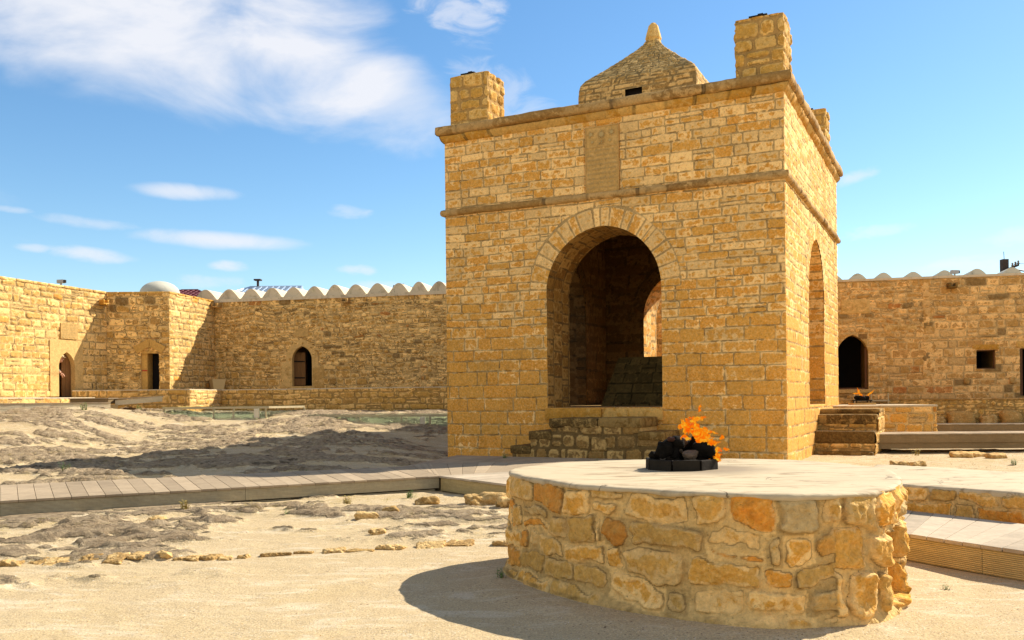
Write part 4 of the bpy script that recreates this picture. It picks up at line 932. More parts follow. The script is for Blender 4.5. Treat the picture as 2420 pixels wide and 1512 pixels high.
MB().box(w4pt(14.02, .2, -.07), W4*7.5, -N4*3.5, Z*(TZ2-.22)).box(w4pt(22.5, .2, -.07), W4*3.0, -N4*3.5, Z*(TZ2-.22)).box(w4pt(26.1, .2, -.07), W4*.63, -N4*3.5, Z*(TZ2-.22)) \
  .box(w4pt(27.77, .2, -.07), W4*3.2, -N4*3.5, Z*(TZ2-.22)).box(w4pt(21.5, 3.1, -.07), W4*1.02, -N4*3.5, Z*(TZ2-3.12)).box(w4pt(25.4, 2.55, -.07), W4*.75, -N4*3.5, Z*(TZ2-2.57)).box(w4pt(26.7, 2.58, -.07), W4*1.1, -N4*3.5, Z*(TZ2-2.6)).build('wall_core', M['rubble_right'], b4)
MB().box(w4pt(14, TZ2-.03, .05), W4*17, -N4*3.5, Z*.07).build('parapet_coping', M['vault'], b4)
pr_ = [21.55, 22.28, 23.05, 23.93, 24.85, 25.78, 26.78, 27.8, 28.8]
for k in range(len(pr_)-1):
    c_ = pr_[k]+.05; vault(b4, c_-.40, c_+.40, .33, 4.76, -.9, 2.6, M['whitedome'])
for u in np.arange(14.6, 21, .9): vault(b4, u-.42, u+.42, .40, 4.78, -.9, 2.6, M['whitedome'])
# seam pilaster line between building phases
rocks_mesh('corner_stones', [((w4pt(24.05+.02*(k % 2), 1.15+k*.27, .02), W4*(.22+.12*(k % 2)), -N4*.1, Z*.26), dict(r=.03, rough=.012, seed=k)) for k in range(13)], M['rubble_right'], b4)

# drain spouts
def spout(o, d, n, label, mat):
    e = thing('drain_spout', label, 'drain spout', tuple(o), 'stone drain spouts on the court walls')
    d = np.array(d); n = np.array(n)
    rocks_mesh('channel', [((o-d*.13-n*.1, d*.26, n*.42, Z*.05), dict(r=.015, rough=.01, seed=1)), ((o-d*.13-n*.1+Z*.05, d*.07, n*.42, Z*.11), dict(r=.015, rough=.01, seed=2)), ((o+d*.06-n*.1+Z*.05, d*.07, n*.42, Z*.11), dict(r=.015, rough=.01, seed=3))], mat, e)
spout(K12+D1*.22+Z*4.45, D1, (N1+np.array([0, -.5, 0]))/1.2, 'stone drain spout high in the corner beside the shaded domed building', M['mould2'])
spout(w4pt(.18, 4.62), W4, N4, 'stone drain spout at the left end of the vaulted building', M['edging'])
spout(w4pt(5.21, 4.62), W4, N4, 'stone drain spout in the middle of the vaulted rubble wall', M['edging'])
spout(w4pt(24.87, 4.40), W4, N4, 'dark stone drain spout on the brown wall right of the temple', M['step'])

# terraces
def terrace(nm, label, pts, ztop, zbase, style, seed, mats=None):
    """pts: polyline of front edge, left to right; facing outwards"""
    e = thing(nm, label, 'terrace', (pts[0][0], pts[0][1], zbase), 'raised stone terraces along the buildings')
    for k in range(len(pts)-1):
        a, b = np.array(pts[k]+(0,)), np.array(pts[k+1]+(0,)); L = np.linalg.norm(b-a); d = (b-a)/L; nr = np.array([d[1], -d[0], 0])
        wall('facing', a, d, nr, 0, L, zbase, ztop, .03, .025, style, seed+k, mats[k] if mats else M['terrace'], e)
    return e
pL = w4pt(1.75, 0, 2.5); pR = w4pt(13.9, 0, 2.5)
t1 = terrace('stone_terrace', 'low stone terrace before the long vaulted building and domed corner, left of temple', [(-13.75, 28.2), (-10.08, 28.2), (pL[0], pL[1]), (pR[0], pR[1])], 1.58, .55, 'mixed', 301, [M['terrace'], M['rubble_lit'], M['terrace']])
poly = [(-13.75, 28.2), (-10.08, 28.2), (pL[0], pL[1]), (pR[0], pR[1]), tuple(w4pt(13.9, 0, .02)[:2]), tuple(w4pt(.0, 0, .02)[:2]), (K23[0]+.02, K23[1]-.02), (K12[0], K12[1]-.02)]
MB().prism([(x, y+(.05 if y < 28.3 else 0), .55) for x, y in poly], Z*.98).build('fill', M['terrace'], t1)
MB().prism([(x, y, 1.565) for x, y in poly], Z*.045).build('paving', M['vault'], t1)
pL2 = w4pt(14.2, 0, 2.5); pR2 = w4pt(31, 0, 2.5)
t2 = terrace('stone_terrace', 'stone terrace along the brown building right of the temple', [(pL2[0], pL2[1]), (pR2[0], pR2[1])], 1.06, .0, 'rubble', 311)
poly = [tuple(w4pt(14.2, 0, 2.46)[:2]), tuple(w4pt(31, 0, 2.46)[:2]), tuple(w4pt(31, 0, .02)[:2]), tuple(w4pt(14.2, 0, .02)[:2])]
MB().prism([(x, y, 0) for x, y in poly], Z*1.03).build('fill', M['terrace'], t2)
rocks_mesh('paving', [((w4pt(14.2+k*.62, 1.035, 2.54), W4*.61, -N4*2.5, Z*.045), dict(r=.015, rough=.008, res=.2, seed=k)) for k in range(27)], M['mould'], t2)
for u, w, h in ((23.75, .34, .5), (24.15, .68, .62), (24.95, .46, .5), (25.5, .5, .62), (22.9, .5, .4)): rocks_mesh('footing_stone', [((w4pt(u, .1, 2.78), W4*w, -N4*.35, Z*h), dict(r=.12, rough=.07, res=.06, seed=int(u*3)))], M['edging'], t2)
# low terrace in front of the left wall
q0 = K12+D1*1.9+N1*.0; 
def p1(u, off, z): return K12+D1*u+N1*off+Z*z
t3 = thing('stone_terrace', 'low ledge of pale stone along the far left wall', 'terrace', tuple(p1(4, 1.2, .9)), 'raised stone terraces along the buildings')
wall('facing', p1(0, 1.25, 0), D1, N1, 1.9, 20, -.1, 1.36, .03, .03, 'mixed', 321, M['rubble_lit'], t3)
MB().box(p1(1.9, 1.2, -.1), D1*18, -N1*1.18, Z*1.45).build('fill', M['rubble_lit'], t3)
MB().box(p1(1.9, 1.27, 1.345), D1*18.1, -N1*1.25, Z*.035).build('paving', M['vault'], t3)

# ------------------------------------------------------------------ boardwalks
def deck(name, label, near, far, ztop, boards, fmat, fh=.14, fascia=(True,), th=.026, gap=.004, step=.168, lower=None, ends=(False, False), bearers=None, bmat=None):
    """near/far: 2 or more matching points; boards run across"""
    e = thing(name, label, 'boardwalk', (near[0][0], near[0][1], ztop-.2), 'wooden boardwalks across the court')
    mb = MB(); fb = MB(); bb = MB()
    for k in range(len(near)-1):
        a0, a1 = np.array(near[k]+(0,), float), np.array(near[k+1]+(0,), float); b0, b1 = np.array(far[k]+(0,), float), np.array(far[k+1]+(0,), float)
        n = max(1, int(round(np.linalg.norm(a1-a0)/step)))
        for i in range(n):
            g = gap/np.linalg.norm(a1-a0)/2; s0, s1 = i/n+g, (i+1)/n-g
            jit = random.uniform(-.002, .002); ex = random.uniform(0, .008)
            dn = (a0-b0)/np.linalg.norm(a0-b0)*ex
            Q = [a0+(a1-a0)*s0+dn, a0+(a1-a0)*s1+dn, b0+(b1-b0)*s1, b0+(b1-b0)*s0]; z = ztop+jit
            mb.prism([q+Z*(z-th) for q in Q], Z*th)
        d = (a1-a0)/np.linalg.norm(a1-a0); nr = np.array([d[1], -d[0], 0])
        if fascia[min(k, len(fascia)-1)]:
            L = np.linalg.norm(a1-a0); m_ = max(1, int(round(L/2.6)))
            for i in range(m_):
                fb.box(a0+d*(L*i/m_+.002)-nr*.03+Z*(ztop-th-.003-fh), d*(L/m_-.004), nr*.02, Z*fh)
        db = (b1-b0)/np.linalg.norm(b1-b0)
        bb.box(b0+Z*(ztop-th-.003-fh), db*np.linalg.norm(b1-b0), (a0-b0)/np.linalg.norm(a0-b0)*.03, Z*fh)
        bb.box(a0*.75+b0*.25+Z*(ztop-th-.09), d*np.linalg.norm(a1-a0), nr*.05, Z*.085); bb.box(a0*.4+b0*.6+Z*(ztop-th-.09), d*np.linalg.norm(a1-a0), nr*.05, Z*.085)
        for i in range(int(np.linalg.norm(a1-a0)/1.6)+1):
            s = min(1, (i+.35)*1.6/np.linalg.norm(a1-a0)); q = a0+(a1-a0)*s; q2 = b0+(b1-b0)*s
            bb.box(q+(q2-q)*.06+Z*(ztop-.34), d*.22, (q2-q)*.9, Z*(.30-th))
    mb.build('boards', bmat or M['deck'], e, bevel=.003); bb.build('bearers', M['beam'], e)
    if fb.n: fb.build('fascia', fmat, e)
    if lower: lower(e)
    return e
def low1(e):
    mb = MB(); a = np.array([-3.4, 10.42, 0]); b = np.array([-.99, 11.80, 0]); d = (b-a)/np.linalg.norm(b-a); nr = np.array([d[1], -d[0], 0])
    mb.prism([a-nr*.03+Z*.03, a+d*.9-nr*.03+Z*.008, a+d*1.0-nr*.03+Z*.027], -nr*.02) if False else None
    mb.box(a-nr*.035+Z*-.06, d*.85, -nr*.02, Z*.085).box(a+d*.95-nr*.035+Z*-.07, d*(np.linalg.norm(b-a)-.97), -nr*.02, Z*.095)
    mb.build('lower_fascia', M['fascia'], e)
NE = [(-9.6, 6.87), (-5.31, 9.33), (-.96, 11.82)]; FE = [(-10.6, 8.67), (-6.33, 11.13), (-1.54, 13.61)]
deck('boardwalk', 'long grey boardwalk crossing the rocky ground from the left edge to the temple', NE, FE, .20, 0, M['fascia'], .13, lower=low1)
def low2(e):
    a = np.array([-.95, 11.81, 0]); b = np.array([-.0, 10.67, 0]); d = (b-a)/np.linalg.norm(b-a); nr = np.array([d[1], -d[0], 0])
    MB().box(a-nr*.035+Z*-.06, d*np.linalg.norm(b-a)*1.6, -nr*.02, Z*.085).build('lower_fascia', M['fascia2'], e)
deck('boardwalk', 'pale wide boardwalk passing behind the round fire altar to the right edge', [(-.955, 11.815), (2.72, 6.72), (3.10, 5.98), (4.3, 3.8)], [(.75, 12.9), (3.35, 7.95), (3.93, 6.86), (5.3, 4.3)], .20, 0, M['fascia_y'], .165, lower=low2, step=.15, bmat=M['deck_pale'])
deck('boardwalk', 'dark shaded deck platform in front of the temple steps', [(-1.535, 13.62), (-.955, 11.83), (.75, 12.905)], [(-1.60, 13.70), (-1.3, 14.3), (1.75, 14.3)], .196, 0, M['fascia2'], .15, fascia=(False,))
deck('boardwalk', 'low deck wedge lying against the foot of the front temple wall', [(-1.92, 15.6), (1.9, 14.36)], [(-1.15, 18.6), (3.6, 16.4)], .045, 0, M['fascia2'], .10)
# right side rear boardwalks
deck('boardwalk', 'straight boardwalk behind the side stairs running to the right edge', [(6.4, 20.1), (14., 19.5)], [(6.45, 21.2), (14.1, 20.6)], .335, 0, M['fascia2'], .17,
     lower=lambda e: MB().box((6.4, 20.14, .0), (7.6, -.6, 0), (0, .03, 0), (0, 0, .135)).build('lower_fascia', M['fascia2'], e))
deck('boardwalk', 'farthest right boardwalk lying against the stone terrace', [(9.0, 24.4), (17., 22.6)], [(9.1, 25.3), (17.2, 23.5)], .41, 0, M['fascia2'], .2)
# far left deck beside the pale wall
deck('boardwalk', 'sun bleached boardwalk below the far left wall with tall pale fascia', [(-16.2, 21.0), (-11.35, 25.5)], [(-17.0, 21.8), (-12.1, 26.3)], 1.22, 0, M['fascia_l'], .13,
     lower=lambda e: MB().box((-16.2, 20.97, .80), (3.6, 3.34, 0), (-.02, .03, 0), (0, 0, .255)).build('lower_fascia', M['fascia_l'], e))
rp = thing('wooden_ramp', 'short tilted grey board ramp at the end of the far left boardwalk', 'ramp', (-10.8, 26, .95))
MB().box((-11.4, 25.9, 1.30), (1.25, .35, .06), (-.3, .8, 0), (0, 0, .03)).build('ramp_board', M['deck'], rp)
MB().box((-11.38, 25.87, 1.13), (1.22, .34, .10), (-.02, .03, 0), (0, 0, .14)).build('fascia', M['fascia_l'], rp)
bx = thing('timber_sleeper', 'dark brown timber box step beside the far left door', 'timber step', (-12.6, 26.4, .95))
MB().box((-12.75, 26.0, 1.18), (1.15, -.1, 0), (.1, .4, 0), (0, 0, .14)).build('beam', M['fascia2'], bx, bevel=.01)
MB().box((-12.78, 25.97, 1.32), (1.2, -.1, 0), (.1, .45, 0), (0, 0, .025)).build('lid', M['deck'], bx, bevel=.005)

# ------------------------------------------------------------------ round foreground altar
AC = np.array([1.31, 5.95])
out = [(-.02, 6.12), (.04, 6.62), (.36, 7.02), (.95, 7.24), (1.62, 7.30), (2.12, 7.14), (2.42, 6.70), (2.53, 6.20), (2.40, 5.62), (2.22, 5.14), (1.90, 4.72), (1.50, 4.60), (1.10, 4.69), (.62, 5.03), (.20, 5.52)][::-1]
out = out[11:]+out[:11]
Pc = np.array(out); k_ = len(Pc)
def catmull(Pc, n):
    t = np.arange(n)/n*len(Pc); i = np.floor(t).astype(int); f = (t-i)[:, None]; g = lambda j: Pc[(i+j) % len(Pc)]
    return .5*((2*g(0))+(-g(-1)+g(1))*f+(2*g(-1)-5*g(0)+4*g(1)-g(2))*f**2+(-g(-1)+3*g(0)-3*g(1)+g(2))*f**3)
ring = catmull(Pc, 720); LL = np.concatenate([[0], np.cumsum(np.linalg.norm(np.diff(np.vstack([ring, ring[:1]]), axis=0), axis=1))]); PER = LL[-1]
def ringp(U):
    U = np.mod(U, PER); R2 = np.vstack([ring, ring[:1]])
    p = np.stack([np.interp(U, LL, R2[:, i]) for i in range(2)], -1)
    q = np.stack([np.interp(np.mod(U+.03, PER), LL, R2[:, i]) for i in range(2)], -1)-np.stack([np.interp(np.mod(U-.03, PER), LL, R2[:, i]) for i in range(2)], -1)
    q /= np.linalg.norm(q, axis=1)[:, None]+1e-9; n = np.stack([-q[:, 1], q[:, 0]], -1)
    s = np.sign(((p-AC)*n).sum(1)); return p, n*s[:, None]
def altfn(U, V):
    p, n = ringp(U); lean = .005*(1-V/.7)
    return np.column_stack([p+n*(lean-.02)[:, None], V]), np.column_stack([n, 0*V])
un = np.linspace(0, PER, 2000); pn, _ = ringp(un)
u_niche = un[np.argmin(np.hypot(pn[:, 0]-2.12, pn[:, 1]-4.98))]
al = thing('round_fire_altar', 'large round altar of rough yellow stones with flat plastered top, in the foreground', 'fire altar', (AC[0], AC[1], 0))
def altex(U, V, h, e, m):
    dr = np.minimum(np.abs(U-u_niche), PER-np.abs(U-u_niche))
    flare = .045*ss(.10, .0, V)*fbm(U*3, V*0, 3, 3)*1.4+.015*ss(.16, 0, V)
    h = h*ss(.0, .09, V+.01+.05*(fbm(U*4, V, 5, 2)-.4))+flare
    m = m*ss(.0, .05, V-.02*fbm(U*5, V*5, 2, 2))
    rightside = ss(1.15, .25, dr); h = h+rightside*(fbm(U*7, V*7, 6, 4)-.5)*.045*ss(.03, .12, V)+rightside*(fbm(U*26, V*26, 2, 3)-.5)*.03*ss(.69, .60, V)
    k = np.maximum(np.abs(U-u_niche-.0)-.15, np.abs(V-.27+.0)-.18)+(fbm(U*9, V*9, 1, 3)-.5)*.05
    h = h-.34*ss(.02, -.02, k)
    h = np.minimum(h, .012+.09*ss(.68, .55, V))
    e = np.clip(e+.0, 0, 1); return h, e, m
def altsty(U, V): return [(dict(STY['altar'], ch=(.15, .24), sw=(.16, .34), dep=.045, bev=.02, ruf=.035, r=.04), (np.minimum(np.abs(U-u_niche), PER-np.abs(U-u_niche)) < .62))]
ao = sheet('stone_wall', altfn, 0, PER, -.02, .69, .0085, .0085, 'altar', 403, M['altar'], al, extra=altex, stylefn=altsty, flip=False)
# fix normals direction
_p, _n = altfn(np.array([1., 1.01]), np.array([.3, .3])); 
if np.dot(np.cross(_p[1]-_p[0], Z), _n[0]) < 0: ao.data.flip_normals()
# plastered top
nr_ = 60; na = 480; uu = np.linspace(0, PER, na, endpoint=False); pp, nn = ringp(uu); V = []; rad = np.concatenate([np.linspace(.0, .96, nr_), [.975, .988, .997, 1.003, 1.004, .998]])
zz = np.concatenate([np.full(nr_, .70), [.7, .699, .695, .688, .679, .670]])
jit = (fbm(uu*3.2, uu*0, 2, 4)-.5)*.05+(fbm(uu*14, uu*0, 5, 3)-.5)*.022; jit = jit*np.minimum(1, np.minimum(uu, PER-uu)/.2)
for r_, z_ in zip(rad, zz):
    q = AC+(pp-AC)*r_+nn*(jit*max(0, (r_-.8)/.2))[:, None]; dz = (fbm(q[:, 0]*2.2, q[:, 1]*2.2, 3, 4)-.5)*.016
    if z_ < .69: dz = dz+(fbm(uu*5, uu*0+z_, 3, 3)-.5)*.045*(.70-z_)/.05
    V.append(np.column_stack([q, z_+dz]))
V = np.vstack(V); m_ = len(rad); id_ = np.arange(m_*na).reshape(m_, na); nx = np.roll(id_, -1, 1)
F = np.stack([id_[:-1], id_[1:], nx[1:], nx[:-1]], -1).reshape(-1, 4)
to_ = mk('plaster_top', V, F, M['altar_top'], al); 
if to_.data.polygons[200].normal.z < 0: to_.data.flip_normals()
# fire basin
BC = np.array([1.175, 6.285, .70])
bs = thing('fire_basin', 'black octagonal segmented ring holding the burning rocks on the round altar', 'fire basin', tuple(BC))
for k in range(8):
    a0 = 2*pi*(k+.03)/8+.35; a1 = 2*pi*(k+.97)/8+.35; ro, ri_ = .255, .205; zb, zt = -.004, .072+.003*(k % 2)
    c = lambda a, r, z: BC+np.array([r*cos(a), r*sin(a), z])
    MB().add([c(a0, ro, zb), c(a1, ro, zb), c(a1, ri_, zb), c(a0, ri_, zb), c(a0, ro*.995, zt), c(a1, ro*.995, zt), c(a1, ri_, zt), c(a0, ri_, zt)],
             [(3, 2, 1, 0), (4, 5, 6, 7), (0, 1, 5, 4), (1, 2, 6, 5), (2, 3, 7, 6), (3, 0, 4, 7)]).build('ring_segment', M['black_iron'], bs, bevel=.006)
MB().lathe(BC+np.array([0, 0, .0]), [(.205, .0), (.2, .045), (.02, .05)], 20).build('ash_bed', M['ash'], bs)
random.seed(5)
def rock(name, c, s, mat, seed, label, cat, group, yaw=0, tilt=0, rough=.25, res=None):
    ax = np.array([cos(yaw), sin(yaw), 0]); ay = np.array([-sin(yaw)*cos(tilt), cos(yaw)*cos(tilt), sin(tilt)]); az = np.cross(ax, ay)
    s = np.array(s); o = np.array(c)-ax*s[0]/2-ay*s[1]/2-az*s[2]/2; mn = s.min()
    v, f = rbox(o, ax*s[0], ay*s[1], az*s[2], r=mn*.42, rough=mn*rough, res=res or mn*.22, seed=seed, nsc=.7/mn)
    ob = mk(name, v, f, mat, attr=np.tile([random.random(), .5, random.random(), 1.], (len(v), 1)), smooth=False); tag(ob, label, cat, group); return ob
G_ = 'burnt rocks piled in the fire basin'
coal = [((-.145, -.09, .155), (.14, .11, .15), .2, .1, 'rounded black rock at the left end of the pile in the basin'), ((-.045, -.07, .165), (.11, .10, .17), 1.1, .35, 'tall black rock leaning second from the left in the basin'),
        ((.035, .04, .185), (.12, .11, .11), .4, -.5, 'dome-shaped black rock at the top of the burning pile'), ((.105, .03, .165), (.10, .07, .17), .9, .45, 'slanting pointed black slab beside the flames'),
        ((.155, -.08, .135), (.15, .11, .12), -.2, .2, 'squat black rock at the right of the pile with brown underside'), ((-.20, -.02, .10), (.09, .07, .06), .5, 0, 'small black lump against the left rim of the basin'),
        ((.205, -.02, .105), (.12, .06, .05), -.5, .2, 'flat black flake against the right rim of the basin'), ((.03, .12, .13), (.14, .12, .12), 1.5, 0, 'black rock at the back of the basin')]
for k, (c, s, y, t, lb) in enumerate(coal): rock('burnt_rock', BC+np.array(c)*np.array([.9, .9, .88])+Z*.006, tuple(q*.88 for q in s), M['coal'], k+1, lb, 'rock', G_, y, t, .42)
rock('burnt_rock', BC+np.array([.04, -.13, .095]), (.085, .05, .045), M['ash'], 17, 'ash grey crumbling rock at the front middle of the basin', 'rock', G_, .3, .3, .9, .008)
rock('burnt_rock', BC+np.array([.0, -.03, .17]), (.08, .05, .10), M['ash'], 19, 'brown flaky rock wedged between the black rocks', 'rock', G_, .9, .3, .5)
rock('burnt_rock', BC+np.array([-.085, -.10, .215]), (.05, .03, .03), M['red_brick'], 21, 'reddish scorched chip on top of the left rock', 'rock', G_, .3, .3, .3)
# flames
def tongue(P, R, flat=.5, seed=0, n=9, N=22, curl=.03):
    P = np.array(P, float); t = np.linspace(0, 1, N); k = np.linspace(0, 1, len(P))
    Q = np.stack([np.interp(t, k, P[:, i]) for i in range(3)], -1)
    for _ in range(4): Q[1:-1] = (Q[:-2]+Q[2:]+2*Q[1:-1])/4
    rr = np.interp(t, np.linspace(0, 1, len(R)), R)
    Q[:, 0] += (fbm(t*5+seed, t*0+seed*1.7, seed, 2)-.5)*curl*1.4; Q[:, 2] += (fbm(t*5, t*0+seed, seed+1, 2)-.5)*curl; Q[:, 1] += (fbm(t*4+9, t*0+seed, seed+2, 2)-.5)*curl
    V = []
    for i in range(N):
        d = Q[min(i+1, N-1)]-Q[max(i-1, 0)]; d /= np.linalg.norm(d)+1e-9; a = seed+i*.22; y = np.array([sin(a)*.5, cos(a), .2]); x = np.cross(d, y); x /= np.linalg.norm(x)+1e-9; y2 = np.cross(x, d)
        r = rr[i]*(1+.3*sin(i*1.3+seed))
        V += [Q[i]+x*r*cos(2*pi*q/n)+y2*r*flat*sin(2*pi*q/n) for q in range(n)]
    return V, [(i*n+q, i*n+(q+1) % n, (i+1)*n+(q+1) % n, (i+1)*n+q) for i in range(N-1) for q in range(n)]
def fire(name, label, base, tongues, scale=1.):
    e = thing(name, label, 'fire', tuple(base), 'open fires burning on the altars')
    for k, (P, R) in enumerate(tongues):
        v, f = tongue([np.array(base)+np.array(p)*scale for p in P], [r*scale for r in R], .55, k); mk('flame_tongue', v, f, M['flame'], e)
FB = BC+np.array([.10, -.09, .115])
RF = random.Random(4); TG = []
# the wind carries the flame to the right; strands fan from upper left to lower right
cl_ = [(-.06, .19), (-.02, .16), (.01, .13), (.03, .10), (.05, .08), (.07, .06), (.09, .03), (.11, .0), (.13, -.03)]
for k in range(64):
    cx_, cz_ = cl_[RF.randrange(len(cl_))]; a = RF.uniform(-.9, 1.9)+.9; l = RF.uniform(.05, .13); cx_ += RF.gauss(0, .018); cz_ += RF.gauss(0, .018); b = a+RF.uniform(-1.6, 1.6)
    p0 = (cx_-cos(a)*l*.4, RF.uniform(-.04, .04), cz_-sin(a)*l*.4); p1 = (cx_, RF.uniform(-.03, .03), cz_); p2_ = (cx_+cos(b)*l*.5, RF.uniform(-.04, .04), cz_+abs(sin(b))*l*.4)
    w_ = RF.uniform(.008, .022); TG.append(([p0, p1, p2_], [w_*.25, w_, w_*.8, .0015]))
TG += [([(-.02, 0, .16), (-.02, 0, .20), (-.03, 0, .235), (-.06, 0, .245)], [.008, .012, .016, .002]), ([(-.02, 0, .21), (.01, 0, .235), (.03, 0, .238), (.05, 0, .245)], [.01, .016, .01, .002]),
       ([(-.10, 0, .17), (-.09, 0, .18), (-.075, 0, .16), (-.08, 0, .13)], [.003, .014, .014, .004]), ([(-.11, 0, .10), (-.09, 0, .11), (-.06, 0, .09)], [.004, .015, .006]),
       ([(.04, 0, .17), (.08, 0, .155), (.13, 0, .13)], [.006, .014, .002]), ([(.15, 0, .10), (.165, 0, .105), (.18, 0, .095)], [.004, .014, .004]), ([(.17, 0, .035), (.20, 0, .03), (.215, 0, .005)], [.003, .009, .002]),
       ([(.10, 0, -.02), (.13, 0, -.045), (.15, 0, -.07)], [.01, .016, .002]), ([(.005, 0, .285), (.018, 0, .305), (.014, 0, .335)], [.002, .010, .001])]
fire('fire', 'bright orange flames streaming right from the black rocks on the round altar', FB, TG)

# right-hand block altar / bench
be = thing('stone_bench', 'low rectangular stone block with smooth plaster top beside the right boardwalk', 'stone block', (4.2, 8.5, 0))
q = [(2.96, 8.50), (4.10, 7.02), (5.46, 8.42), (4.25, 10.0)]
q = [(3.06, 8.30), (4.02, 7.02), (5.2, 8.62), (4.1, 10.15)]
for k in range(4):
    a, b = np.array(q[k]+(0,)), np.array(q[(k+1) % 4]+(0,)); L = np.linalg.norm(b-a); d = (b-a)/L; nr = np.array([d[1], -d[0], 0])
    wall('facing', a, d, nr, 0, L, -.02, .40, .012, .012, dict(STY['altar'], ch=(.12, .2), sw=(.25, .5)), 421+k, M['altar'], be)
MB().prism([(np.array(p)-np.array([4.1, 8.5]))*.985+np.array([4.1, 8.5]) for p in []] or [tuple((np.array(p)-np.array([4.1, 8.5]))*.975+np.array([4.1, 8.5]))+(0,) for p in q], Z*.385).build('fill', M['altar'], be)
c_ = np.array([4.1, 8.5]); tv = []
for (r_, z_) in ((0, .425), (.3, .424), (.6, .426), (.85, .424), (.97, .424), (.995, .418), (1.003, .40), (1.0, .375)):
    for k in range(4):
        for s in np.linspace(0, 1, 30, endpoint=False):
            p = np.array(q[k])*(1-s)+np.array(q[(k+1) % 4])*s; tv.append(tuple(c_+(p-c_)*r_)+(z_+(vn(p[0]*3*r_, p[1]*3*r_, 2)-.5)*.012,))
m_ = 8; id_ = np.arange(m_*120).reshape(m_, 120); nx = np.roll(id_, -1, 1)
to_ = mk('plaster_top', np.array(tv), np.stack([id_[:-1], id_[1:], nx[1:], nx[:-1]], -1).reshape(-1, 4), M['altar_top'], be)
if to_.data.polygons[130].normal.z < 0: to_.data.flip_normals()

# rear altar with fire
ra = thing('square_fire_altar', 'rear stone fire altar with flat pale top, right of the temple side stairs', 'fire altar', (9.6, 24, .2))
o = np.array([7.3, 22.9, .15]); d = np.array([1., -.02, 0]); d /= np.linalg.norm(d); nr = np.array([d[1], -d[0], 0]); L = 3.45
def raex(U, V, h, e, m): return h+.05*(fbm(U*5, V*5, 3, 3)-.5)*ss(2.6, 3.3, U), e, m
wall('facing', o, d, nr, 0, L, 0, .74, .02, .02, 'mixed', 431, M['altar'], ra, extra=raex)
wall('facing', o+d*L, -nr, d, 0, 3.2, 0, .74, .04, .03, 'mixed', 433, M['altar'], ra)
MB().box(o+d*.05-nr*.05, d*(L-.1), -nr*3.1, Z*.73).build('fill', M['altar'], ra)
rocks_mesh('plaster_top', [((o+Z*.73+nr*.02, d*(L+.03), -nr*3.2, Z*.06), dict(r=.025, rough=.012, res=.15, seed=3))], M['altar_top'], ra)
RB = o+d*2.05-nr*1.3+Z*.79
rb_ = thing('fire_basket', 'small black iron fire grate on the rear altar', 'fire basket', tuple(RB))
g4 = MB().box(RB+np.array([-.22, -.15, .10]), (.44, 0, 0), (0, .3, 0), (0, 0, .03))
for sx_ in (-.2, .18):
    for sy_ in (-.13, .11): g4.box(RB+np.array([sx_, sy_, 0]), (.025, 0, 0), (0, .025, 0), (0, 0, .11))
g4.build('grate', M['black_iron'], rb_)
MB().box(RB+np.array([-.30, -.2, -.005]), (.6, 0, 0), (0, .4, 0), (0, 0, .055)).build('base_brick', M['panel'], rb_, bevel=.01)
for k, (x, y, s) in enumerate(((-.12, 0, .13), (.0, .03, .15), (.12, -.02, .12), (-.02, -.08, .11))): rock('burnt_rock', RB+np.array([x, y, .13+s*.4]), (s*1.2, s, s*.8), M['coal'], 30+k, ['black rock at the left of the rear grate', 'largest black rock in the middle of the rear grate', 'black rock at the right of the rear grate', 'small black rock at the front of the rear grate'][k], 'rock', 'burnt rocks on the rear grate', k*.7)
fire('fire', 'pair of small orange flames on the rear altar grate', RB+np.array([0, 0, .2]), [
 ([(.0, 0, .0), (-.05, 0, .08), (-.10, 0, .14), (-.13, 0, .27)], [.03, .045, .035, .004]), ([(-.10, 0, .10), (-.14, 0, .12), (-.20, 0, .10), (-.26, 0, .115)], [.02, .025, .018, .003]),
 ([(.10, 0, -.04), (.14, 0, .02), (.17, 0, .08), (.26, 0, .12)], [.02, .035, .03, .006]), ([(.18, 0, .08), (.24, 0, .12), (.29, 0, .14), (.32, 0, .20)], [.01, .025, .02, .003]),
 ([(.03, 0, -.02), (.10, 0, -.04), (.16, 0, -.02), (.22, 0, -.05)], [.012, .02, .02, .004])])

# ------------------------------------------------------------------ glass covers over the excavations
def glasstable(label, corners, z, legs, box):
    e = thing('glass_cover', label, 'glass cover', (corners[0][0], corners[0][1], z-.3), 'glass covers over the excavated pits')
    f = MB(); n = len(corners); t = .05
    for k in range(n):
        a, b = np.array(corners[k]+(z,)), np.array(corners[(k+1) % n]+(z,)); d = (b-a)/np.linalg.norm(b-a); nr = np.array([-d[1], d[0], 0])
        f.box(a-Z*.06, b-a, nr*t, Z*.06)
    f.build('rail', M['frame'], e)
    for (x, y) in legs:
        g0 = gz(x, y)-.1
        MB().box((x-.025, y-.0, g0), (.05, 0, 0), (0, .05, 0), (0, 0, z-.06-g0)).build('leg', M['frame'], e)
    MB().prism([(x, y, z+.001) for x, y in corners], Z*.015).build('glass_top', M['glass'], e)
    a, b = corners[0], corners[1]
    for k in range(3):
        p = np.array(a)*(1-k/3-.01)+np.array(b)*(k/3+.01); q = np.array(a)*(1-(k+1)/3+.01)+np.array(b)*((k+1)/3-.01)
        zb = max(gz(*p), gz(*q))-.12; d = q-p; mk('side_pane', [(p[0], p[1]+.02, zb), (q[0], q[1]+.02, zb), (q[0], q[1]+.02, z-.06), (p[0], p[1]+.02, z-.06)], [(0, 1, 2, 3)], M['glass'], e, smooth=False)
    x, y = box; MB().box((x-.07, y-.05, z-.33), (.14, 0, 0), (0, .1, 0), (0, 0, .26)).build('lamp_box', M['whitebox'], e, bevel=.01)
